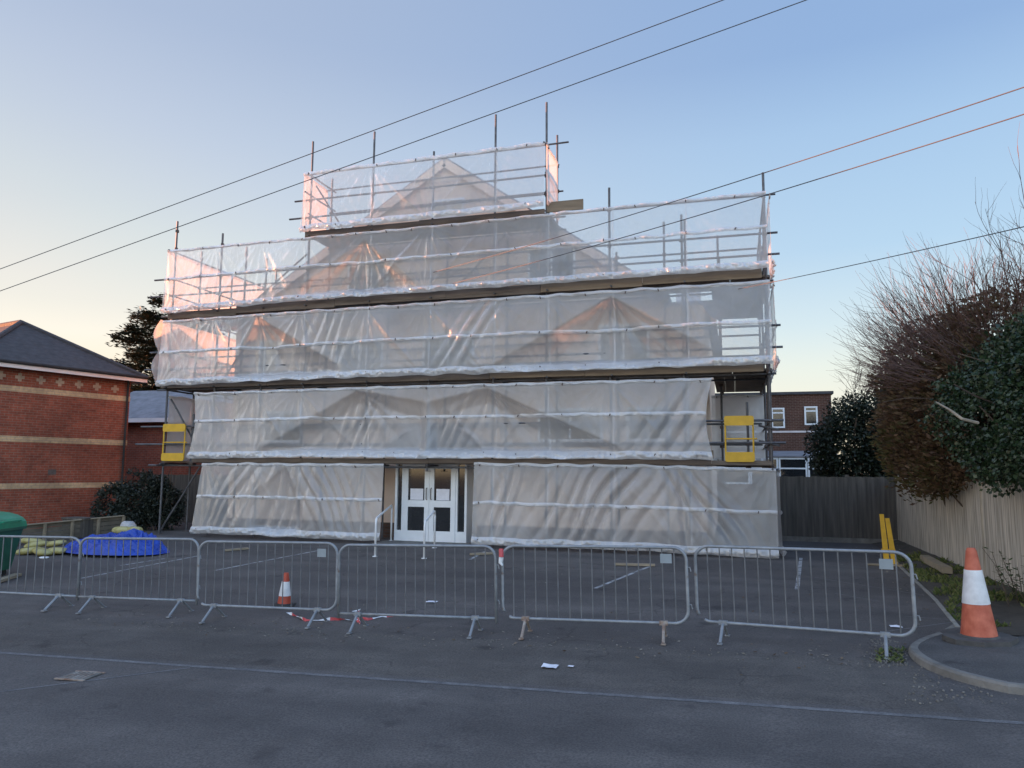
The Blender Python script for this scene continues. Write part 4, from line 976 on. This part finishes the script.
# ------------------------------------------------------------------ cables
def cable(label, A, B, sag, r=.012):
    b = MB(); n = 40; b.tube([A.lerp(B, i/n) - Vector((0, 0, sag*4*(i/n)*(1-i/n))) for i in range(n+1)], r, 6); tag(b.build('overhead_cable', MT['cable']), label, 'cable', 'overhead cables')
def ext(A, B, k): return A + (B-A)*k
A, B = T(0, 268, 12), T(720, 0, 12); cable('upper of the two overhead cables crossing in front of the scaffold from the left', ext(A, B, -.5), ext(A, B, 1.4), .03, .008)
A, B = T(0, 290, 12), T(803, 0, 12); cable('lower of the two overhead cables crossing in front of the scaffold from the left', ext(A, B, -.5), ext(A, B, 1.4), .03, .008)
cable('upper service cable from the right to the gable of the sheeted house', T(380, 286, 18.95), ext(T(380, 286, 18.95), T(1024, 81, 10), 1.15), .17, .008)
cable('second service cable from the right to the gable, just below the upper one', T(400, 296, 18.95), ext(T(400, 296, 18.95), T(1024, 108, 10), 1.15), .17, .008)
cable('lowest service cable on the right, running behind the bare twigs', T(690, 298, 19.6), ext(T(690, 298, 19.6), T(1024, 225, 11), 1.15), .05, .007)

# ------------------------------------------------------------------ plants
def cloud(b, ells, n, size, clump=1.6, thr=-.1, shell=.35, asp=.6, dirf=None, seed=0):
    rnd = random.Random(seed); vol = [e[1][0]*e[1][1]*e[1][2] for e in ells]; tot = sum(vol); cnt = 0
    for (c, r), v in zip(ells, vol):
        k = int(n*v/tot); i = 0; tries = 0
        while i < k and tries < k*8:
            tries += 1
            d = Vector((rnd.gauss(0, 1), rnd.gauss(0, 1), rnd.gauss(0, 1))).normalized(); rr = (shell+(1-shell)*rnd.random())**.5
            rr *= 1+.22*N(d.x*2.5+c[0], d.y*2.5+c[1], d.z*2.5+c[2]) + .1*N(d.x*7+c[0], d.y*7, d.z*7)
            p = Vector((c[0]+d.x*r[0]*rr, c[1]+d.y*r[1]*rr, c[2]+d.z*r[2]*rr))
            if N(p.x*clump, p.y*clump, p.z*clump) < thr + .25*max(0, rr-.95)*4: continue
            dd = dirf(d, rnd) if dirf else (d*.5+Vector((rnd.gauss(0, .6), rnd.gauss(0, .6), rnd.gauss(0, .6)-.2)))
            b.leaf(p, rnd.uniform(*size), dd, Vector((rnd.gauss(0, 1), rnd.gauss(0, 1), rnd.gauss(0, 1))), asp); i += 1
    return b
def branch(b, p, d, L, r, depth, rnd, up=.15, spread=.5, n=6, segs=6, kids=(3, 5), wob=.12, sides=5):
    pts = [Vector(p)]; d = Vector(d).normalized()
    for k in range(segs):
        d = (d + Vector((rnd.gauss(0, wob), rnd.gauss(0, wob), rnd.gauss(0, wob)+up/segs))).normalized(); pts.append(pts[-1]+d*L/segs)
    b.tube(pts, [lerp(r, r*.4, k/segs) for k in range(segs+1)], sides, cap=False)
    if depth:
        for _ in range(rnd.randint(*kids)):
            k = rnd.uniform(.3, 1); q = pts[0].lerp(pts[-1], 0); idx = min(segs-1, int(k*segs)); q = pts[idx].lerp(pts[idx+1], k*segs-idx)
            nd = (pts[idx+1]-pts[idx]).normalized() + Vector((rnd.gauss(0, spread), rnd.gauss(0, spread), rnd.gauss(0, spread)))
            branch(b, q, nd, L*rnd.uniform(.45, .75), max(.003, r*.5), depth-1, rnd, up, spread, n, max(4, segs-1), kids, wob, max(3, sides-1))
# ivy over the pale fence
ivy = thing('ivy_bush', 'dense dark green ivy bush hanging over the pale fence', 'bush', (4.5, 11.5, .1))
b = MB()
ells = [((4.75, 12.0, 3.1), (1.25, 1.5, 1.15)), ((4.6, 13.4, 3.0), (1.2, 1.3, 1.15)), ((4.9, 10.6, 3.0), (1.3, 1.3, 1.25)), ((4.35, 11.4, 2.3), (.75, 1.1, .6)), ((4.2, 12.6, 2.2), (.65, 1.0, .5)), ((5.2, 11.5, 3.9), (1.2, 1.5, .7))]
ells = [((c[0]-.35, c[1], c[2]), r) for c, r in ells]
cloud(b, ells, 62000, (.04, .08), 2.0, -.22, .3, .75, seed=3)
cloud(b, [((4.0, 11.5, 1.75), (.25, .5, .3))], 260, (.06, .12), 3, -.3, .2, .7, seed=4)
b.build('foliage', MT['ivy'], ivy)
b = MB(); rnd = random.Random(5)
for k in range(5): branch(b, (4.6+rnd.uniform(-.3, .5), 10.8+k*.6, .1), (rnd.uniform(-.2, .2), 0, 1), 3.2, .05, 1, rnd, .1, .5)
b.build('stems', MT['bark'], ivy)
# brown hedge with whippy twigs
bh = thing('beech_hedge', 'reddish brown hedge with bare whippy twigs between the ivy and the dark fence', 'hedge', (4.3, 16.5, .1))
b = MB()
def outward(d, rnd): return Vector((d.x*.9-.25+rnd.gauss(0, .35), d.y*.5+rnd.gauss(0, .4), .25+rnd.gauss(0, .4)))
ells = [((4.2, 16.4, 3.4), (1.45, 2.2, 1.65)), ((4.4, 14.8, 3.3), (1.25, 1.4, 1.6)), ((4.0, 17.8, 2.9), (1.0, 1.6, 1.5)), ((4.7, 15.0, 4.4), (1.1, 2.0, .9)), ((3.75, 16.2, 2.2), (.7, 1.5, .7))]
cloud(b, ells, 42000, (.06, .14), 1.9, -.22, .25, .42, outward, seed=8); b.build('foliage', MT['beech'], bh)
b = MB(); cloud(b, [((3.75, 16.6, 2.6), (.95, 1.7, 1.1)), ((3.7, 16.2, 2.05), (.6, 1.3, .5))], 2600, (.07, .15), 1.7, 0.0, .75, .35, outward, seed=9); b.build('green_shoots', MT['beechg'], bh)
b = MB(); rnd = random.Random(11)
for k in range(420):
    d = Vector((rnd.gauss(-.55, .55), rnd.gauss(-.1, .5), abs(rnd.gauss(.5, .45)))).normalized()
    c = (4.4, 15.6, 3.5); p = Vector((c[0]+d.x*1.2, c[1]+d.y*2.2+rnd.gauss(0, .6), c[2]+d.z*1.4))
    branch(b, p, d+Vector((-.1, 0, .1)), rnd.uniform(.5, 1.25), .008, 1, rnd, .35, .35, segs=5, kids=(2, 4), wob=.08, sides=3)
b.build('twigs', MT['twig'], bh)
b = MB()
for k in range(6): branch(b, (4.3+rnd.uniform(-.1, .3), 14+k*.8, .1), (0, 0, 1), 3.0, .045, 1, rnd, .1, .4)
b.build('stems', MT['bark'], bh)
# bare tree above the ivy
bt = thing('bare_tree', 'leafless shrubby tree with upright twigs rising above the ivy at the right edge', 'tree', (5.6, 13.0, .1))
b = MB(); rnd = random.Random(21)
for k in range(7): branch(b, (5.5+rnd.uniform(-.4, .5), 12.2+.3*k, .1), (rnd.uniform(-.15, .05), rnd.uniform(-.1, .1), 1), 3.4, .06, 0, rnd, .1, .4)
b.build('trunk', MT['bark'], bt)
b = MB()
for k in range(105):
    p = Vector((rnd.uniform(4.3, 6.6), rnd.uniform(11.2, 15.2), rnd.uniform(3.3, 4.5)))
    branch(b, p, (rnd.gauss(-.28, .32), rnd.gauss(-.05, .3), 1), rnd.uniform(.9, 1.6), .014, 2, rnd, .3, .38, segs=6, kids=(2, 4), wob=.1, sides=4)
for k in range(4): branch(b, (4.9+.35*k, 11.6+.2*k, 4.2), (rnd.uniform(-.35, 0), 0, 1), rnd.uniform(1.6, 2.3), .016, 1, rnd, .25, .3, segs=7, kids=(3, 5), sides=4)
b.build('crown', MT['twig'], bt)
b = MB(); q = [T(936, 402, 10.6), T(950, 410, 10.2), T(962, 419, 10.1), T(978, 423, 10.2)]; b.tube(q, [.008, .014, .018, .02], 6); b.build('pale_limb', MT['barkp'], bt)
# dark evergreen behind the back fence
db = thing('evergreen_bush', 'dark bushy evergreen behind the back fence, right of the brown brick house', 'bush', (3.4, 24, .1))
b = MB(); cloud(b, [((3.5, 24.5, 2.6), (1.2, 1.3, 1.8)), ((4.6, 24.5, 3.0), (1.3, 1.4, 2.0)), ((2.75, 24.2, 2.7), (.75, .8, 1.0)), ((5.4, 25, 3.2), (1.3, 1.4, 2.0))], 48000, (.07, .15), 1.4, -.32, .2, .45, seed=31); b.build('foliage', MT['bushd'], db)
b = MB(); rnd = random.Random(33)
for k in range(110): branch(b, (rnd.uniform(3.4, 5.6), 24.4+rnd.gauss(0, .5), rnd.uniform(3.9, 4.7)), (rnd.gauss(.1, .4), 0, 1), rnd.uniform(.4, .9), .009, 1, rnd, .2, .4, segs=4, kids=(2, 4), sides=3)
branch(b, (3.5, 24.5, .1), (0, 0, 1), 2.5, .1, 1, rnd); branch(b, (4.7, 24.5, .1), (0, 0, 1), 2.8, .1, 1, rnd)
b.build('twigs', MT['bark'], db)
# bush by the brick building
bb = thing('evergreen_shrub', 'rounded dark evergreen shrub at the corner of the red brick building', 'shrub', (-17, 18.6, .1))
b = MB(); cloud(b, [((-17.2, 18.7, .95), (.95, .7, .95)), ((-16.5, 18.9, .85), (.65, .6, .85)), ((-17.9, 18.3, .75), (.5, .5, .75))], 16000, (.05, .11), 2.2, -.22, .3, .6, seed=41); b.build('foliage', MT['bushb'], bb)
b = MB(); rnd = random.Random(43)
for k in range(4): branch(b, (-17+.2*k, 18.7, .1), (rnd.gauss(0, .3), 0, 1), 1.2, .03, 1, rnd)
b.build('stems', MT['bark'], bb)
# cedar
cdx = Vector((-41.2, 48, 0)); ct = thing('cedar_tree', 'dark cedar with flat layered branches behind the brick building', 'tree', cdx)
b = MB(); b.tube([cdx, cdx+Vector((.2, 0, 7)), cdx+Vector((0, 0, 11)), cdx+Vector((.1, 0, 13.6))], [.55, .42, .22, .05], 8); rnd = random.Random(51); fo = MB()
for k in range(58):
    z = 3.5+9.9*(k/57)**.95+rnd.uniform(-.3, .3); a = k*2.4+rnd.random(); L = (6.6-.3*(z-4))*rnd.uniform(.75, 1.1)
    d = Vector((math.cos(a), math.sin(a), .14)); tip = cdx + Vector((0, 0, z)) + d*L
    b.tube([cdx+Vector((0, 0, z)), cdx+Vector((0, 0, z+.25))+d*L*.5, tip], [.12, .07, .02], 5)
    for m in range(int(60+L*75)):
        q = rnd.random()**.7; w = (.35+1.0*math.sin(PI*min(1, q*1.05))**.8)*(.25+.75*q)*L*.2
        p = cdx+Vector((0, 0, z+.2*math.sin(PI*q)))+d*L*q + Vector((-d.y, d.x, 0))*rnd.gauss(0, w)+Vector((0, 0, rnd.gauss(.0, .24)))
        if N(p.x*.8, p.y*.8, p.z*1.5) < -.2: continue
        for _ in range(3): fo.leaf(p+Vector((rnd.gauss(0, .12), rnd.gauss(0, .12), rnd.gauss(0, .06))), rnd.uniform(.25, .5), Vector((rnd.gauss(d.x, .6), rnd.gauss(d.y, .6), rnd.gauss(.1, .2))), Vector((rnd.gauss(0, .4), rnd.gauss(0, .4), 1)), .35)
b.build('trunk', MT['bark'], ct); fo.build('crown', MT['cedar'], ct)
# weed by the fence foot
wd = thing('weed_plant', 'leafy weed growing at the foot of the pale fence behind the large cone', 'weed', (3.9, 12.3, .2))
b = MB(); st = MB(); rnd = random.Random(61)
for k in range(14):
    p0 = Vector((3.75+rnd.uniform(-.25, .2), 12.2+rnd.uniform(-.5, .5), .2)); d = Vector((rnd.gauss(-.15, .25), rnd.gauss(0, .25), 1)); L = rnd.uniform(.25, .75)
    st.tube([p0, p0+d*L*.5, p0+d*L+Vector((d.x*.1, d.y*.1, 0))], [.006, .005, .003], 4)
    for m in range(22):
        q = rnd.uniform(.15, 1); b.leaf(p0+d*L*q, rnd.uniform(.05, .11), Vector((rnd.gauss(0, 1), rnd.gauss(0, 1), .2)), Vector((0, 0, 1)), .5)
b.build('leaves', MT['weed'], wd); st.build('stems', MT['bark'], wd)

# ------------------------------------------------------------------ light
EL, AZ = math.radians(5.2), math.radians(.2)      # low sun, left of the house and along the line of its front
sd = Vector((-math.cos(AZ)*math.cos(EL), math.sin(AZ)*math.cos(EL), math.sin(EL)))
sl = bpy.data.lights.new('sun', 'SUN'); so = bpy.data.objects.new('sun', sl); COL.objects.link(so)
sl.energy = 4.6; sl.angle = math.radians(.6); sl.color = (1, .37, .17)
so.rotation_euler = sd.to_track_quat('Z', 'Y').to_euler()
w = bpy.data.worlds.new('World'); sc.world = w; w.use_nodes = True; n = w.node_tree; bg = n.nodes['Background']
sky = n.nodes.new('ShaderNodeTexSky'); sky.sky_type = 'NISHITA'; sky.sun_disc = False
sky.sun_elevation = EL; sky.sun_rotation = math.atan2(sd.x, sd.y); sky.altitude = 50; sky.air_density = 1.0; sky.dust_density = .6; sky.ozone_density = 1.5
# the sky seen in the photograph: cream low down towards the sun, clear blue away from it
def lin(c): return tuple((v/255/12.92 if v < 10 else ((v/255+.055)/1.055)**2.4) for v in c)
tcw = n.nodes.new('ShaderNodeTexCoord'); spx = n.nodes.new('ShaderNodeSeparateXYZ'); n.links.new(tcw.outputs['Generated'], spx.inputs[0])
def skyramp(st):
    return ramp(n, spx.outputs['Z'], [(p, lin(c)) for p, c in st])
rs = skyramp([(0, (255, 214, 160)), (.1, (255, 236, 203)), (.155, (252, 243, 224)), (.19, (236, 232, 220)), (.3, (210, 212, 216)), (.39, (192, 199, 214)), (.5, (172, 184, 208)), (1, (150, 165, 195))])
rc = skyramp([(0, (240, 222, 200)), (.09, (238, 236, 223)), (.13, (231, 236, 229)), (.18, (211, 228, 236)), (.27, (182, 211, 236)), (.4, (166, 197, 231)), (.48, (145, 176, 219)), (1, (128, 156, 205))])
flat = n.nodes.new('ShaderNodeVectorMath'); flat.operation = 'MULTIPLY'; flat.inputs[1].default_value = (1, 1, 0); n.links.new(tcw.outputs['Generated'], flat.inputs[0])
nr = n.nodes.new('ShaderNodeVectorMath'); nr.operation = 'NORMALIZE'; n.links.new(flat.outputs[0], nr.inputs[0])
dt = n.nodes.new('ShaderNodeVectorMath'); dt.operation = 'DOT_PRODUCT'; n.links.new(nr.outputs[0], dt.inputs[0]); dt.inputs[1].default_value = (sd.x, sd.y, 0)
mr = n.nodes.new('ShaderNodeMapRange'); mr.interpolation_type = 'SMOOTHSTEP'; n.links.new(dt.outputs['Value'], mr.inputs[0]); mr.inputs[1].default_value = -.25; mr.inputs[2].default_value = .9
grad = mixc(n, mr.outputs[0], rc, rs)
EXP, STR = 2.0, .15
k = n.nodes.new('ShaderNodeVectorMath'); k.operation = 'SCALE'; k.inputs['Scale'].default_value = 1/(STR*2**EXP)*1.03; n.links.new(grad, k.inputs[0])
cl = mixc(n, 1.0, sky.outputs[0], (2.2, 2.2, 2.2), 'DARKEN')
br = n.nodes.new('ShaderNodeMapRange'); br.interpolation_type = 'SMOOTHSTEP'; n.links.new(spx.outputs['Y'], br.inputs[0])   # sky behind the camera brightened as added fill for the house front
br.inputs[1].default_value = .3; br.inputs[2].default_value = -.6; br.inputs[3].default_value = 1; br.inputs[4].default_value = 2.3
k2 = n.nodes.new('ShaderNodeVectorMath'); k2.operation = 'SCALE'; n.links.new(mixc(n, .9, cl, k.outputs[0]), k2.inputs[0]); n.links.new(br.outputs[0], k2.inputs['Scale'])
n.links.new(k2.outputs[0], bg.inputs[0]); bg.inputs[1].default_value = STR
sc.view_settings.view_transform = 'Standard'; sc.view_settings.look = 'None'; sc.view_settings.gamma = 1; sc.view_settings.exposure = 2.0
sc.view_settings.use_curve_mapping = False
sc.cycles.use_denoising = True; sc.cycles.max_bounces = 8; sc.cycles.transparent_max_bounces = 24
sc.cycles.sample_clamp_indirect = 6
for o in COL.objects:
    if '_abs' in o: del o['_abs']
